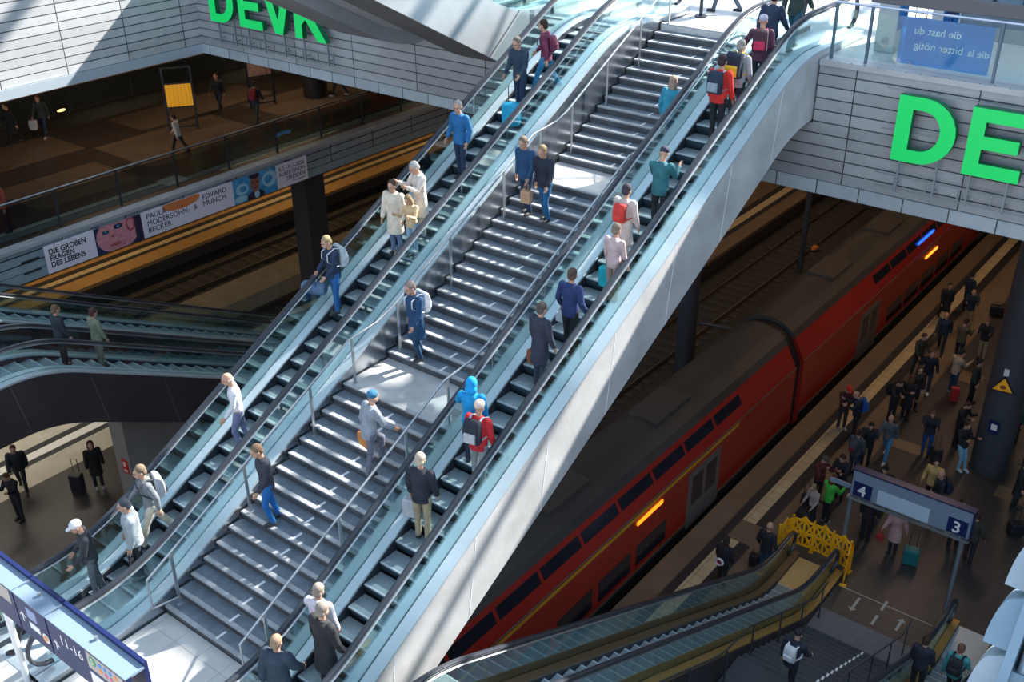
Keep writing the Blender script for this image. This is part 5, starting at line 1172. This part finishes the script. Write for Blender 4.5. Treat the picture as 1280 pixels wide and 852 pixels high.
# ------------------------------------------------------------------ unseen glass roof high above, its lattice added to cast streaky light
ROOFM = mat('roof_steel', (0.35,0.36,0.38), 0.5, 0.4)
t = struct(empty('roof', (0, 0, 34)))
m = MB()
for y in (9, 17.5, 26, 34.5, 43, 51.5): m.box(-60, 45, y-0.14, y+0.14, -0.4, 0)
m.build('roof_beams', ROOFM, t)
m = MB()
for k in range(14):
    x = -60+k*7.3; m.box(x-0.15, x+0.15, 4, 60, -0.55, -0.15)
m.build('roof_purlins', ROOFM, t)
# unseen steel lattice added nearer overhead: its shadow falls on the lower landing
m = MB()
for (x0, y0, x1, y1, r_) in ((-14,29,4,33,0.16), (-14,30.6,4,34.6,0.09), (-12,29,-8.5,33.4,0.08), (-8.5,30,-5,34,0.08), (-5,30.8,-1.5,34.6,0.08), (-16,37,6,36,0.14), (-13,36.5,-9,40.5,0.08), (-9,36.5,-5,40.0,0.1), (-16,41,6,39.5,0.16), (-7,29.5,-10,41,0.1), (-4.2,30,-6.5,40,0.07)):
    m.tube([(x0, y0, -6.5), (x1, y1, -6.5)], r_, 6)
m.build('shadow_lattice', ROOFM, t)
# unseen upper deck at the side, added to keep sky off the lower levels
UP = mat('upper_deck', (0.22,0.22,0.23), 0.8)
m = MB(); m.box(-75, -42, -3, 70, 25.5, 26.2); struct(m.build('ceiling', UP))
m = MB(); m.box(-75, -74.5, -40, 95, -1.4, 34); m.box(-75, 70, -40.5, -40, -1.4, 18); struct(m.build('wall_outer', UP))
m = MB(); m.box(-75, 20, 94.5, 95, -1.4, 13.4); m.box(19.5, 20, -10, 95, -1.4, 13.4); struct(m.build('wall_end', mat('tunnel_wall', (0.04,0.035,0.03), 0.9)))

# ------------------------------------------------------------------ light
def area(name, x, y, z, sx, sy, power, col):
    l = bpy.data.lights.new(name, 'AREA'); l.shape = 'RECTANGLE'; l.size = sx; l.size_y = sy; l.energy = power; l.color = col
    o = bpy.data.objects.new(name, l); COL.objects.link(o); o.location = (x, y, z); return o
WARM = (1.0, 0.66, 0.40)
for (x, y, p_) in ((-8, 34, 130), (-8, 46, 130), (-20, 48, 130), (-22, 34, 80)): area('platform_lamp', x, y, 10.9, 1.2, 8, p_*LP, WARM)
for (x, y, p_) in ((-37, 22, 110), (-37, 30, 130), (-36, 40, 110), (-38, 13, 60)): area('concourse_lamp', x, y, 10.9, 0.8, 5, p_*LC, WARM)
for (x, y, p_) in ((-42.5, 22, 160), (-42.5, 34, 160), (-42, 46, 120), (-32.2, 12.5, 260)): area('left_platform_lamp_and_fill', x, y, 5.3, 0.8, 7, p_*LQ, (1.0,0.66,0.30) if x < -33 else (1.0,0.90,0.74))  # last, paler one is added fill standing for daylight on the strip
sun = bpy.data.lights.new('sun', 'SUN'); sun.energy = SUN; sun.angle = math.radians(0.55); sun.color = (1.0, 0.94, 0.86)
so = bpy.data.objects.new('sun', sun); COL.objects.link(so)
sd = Vector((0.35, 1.0, 0.764)).normalized()
so.rotation_euler = sd.to_track_quat('Z', 'Y').to_euler(); so.location = (0, 60, 60)
w = bpy.data.worlds.new('world'); SC.world = w; w.use_nodes = True
bg = w.node_tree.nodes['Background']; bg.inputs['Color'].default_value = (0.60, 0.77, 1.0, 1); bg.inputs['Strength'].default_value = SKY
# ------------------------------------------------------------------ camera
yaw, pitch, roll = 0.67037598, 0.49935686, -0.00921285
F = Vector((-math.sin(yaw)*math.cos(pitch), math.cos(yaw)*math.cos(pitch), -math.sin(pitch)))
R0 = F.cross(Vector((0,0,1))).normalized(); U0 = R0.cross(F)
Rr = R0*math.cos(roll)+U0*math.sin(roll); Uu = U0*math.cos(roll)-R0*math.sin(roll)
cd = bpy.data.cameras.new('camera'); cam = bpy.data.objects.new('camera', cd); COL.objects.link(cam)
cam.matrix_world = Matrix.Translation((0,0,20)) @ Matrix((Rr, Uu, -F)).transposed().to_4x4()
cd.sensor_width = 36; cd.lens = 36*1343.55/1280; cd.clip_start = 0.1; cd.clip_end = 500
SC.camera = cam
SC.view_settings.view_transform = 'Standard'; SC.view_settings.look = 'None'; SC.view_settings.gamma = 1.0
SC.view_settings.exposure = EXPO; SC.view_settings.use_curve_mapping = False
SC.cycles.max_bounces = 6; SC.cycles.transparent_max_bounces = 16; SC.cycles.use_denoising = True
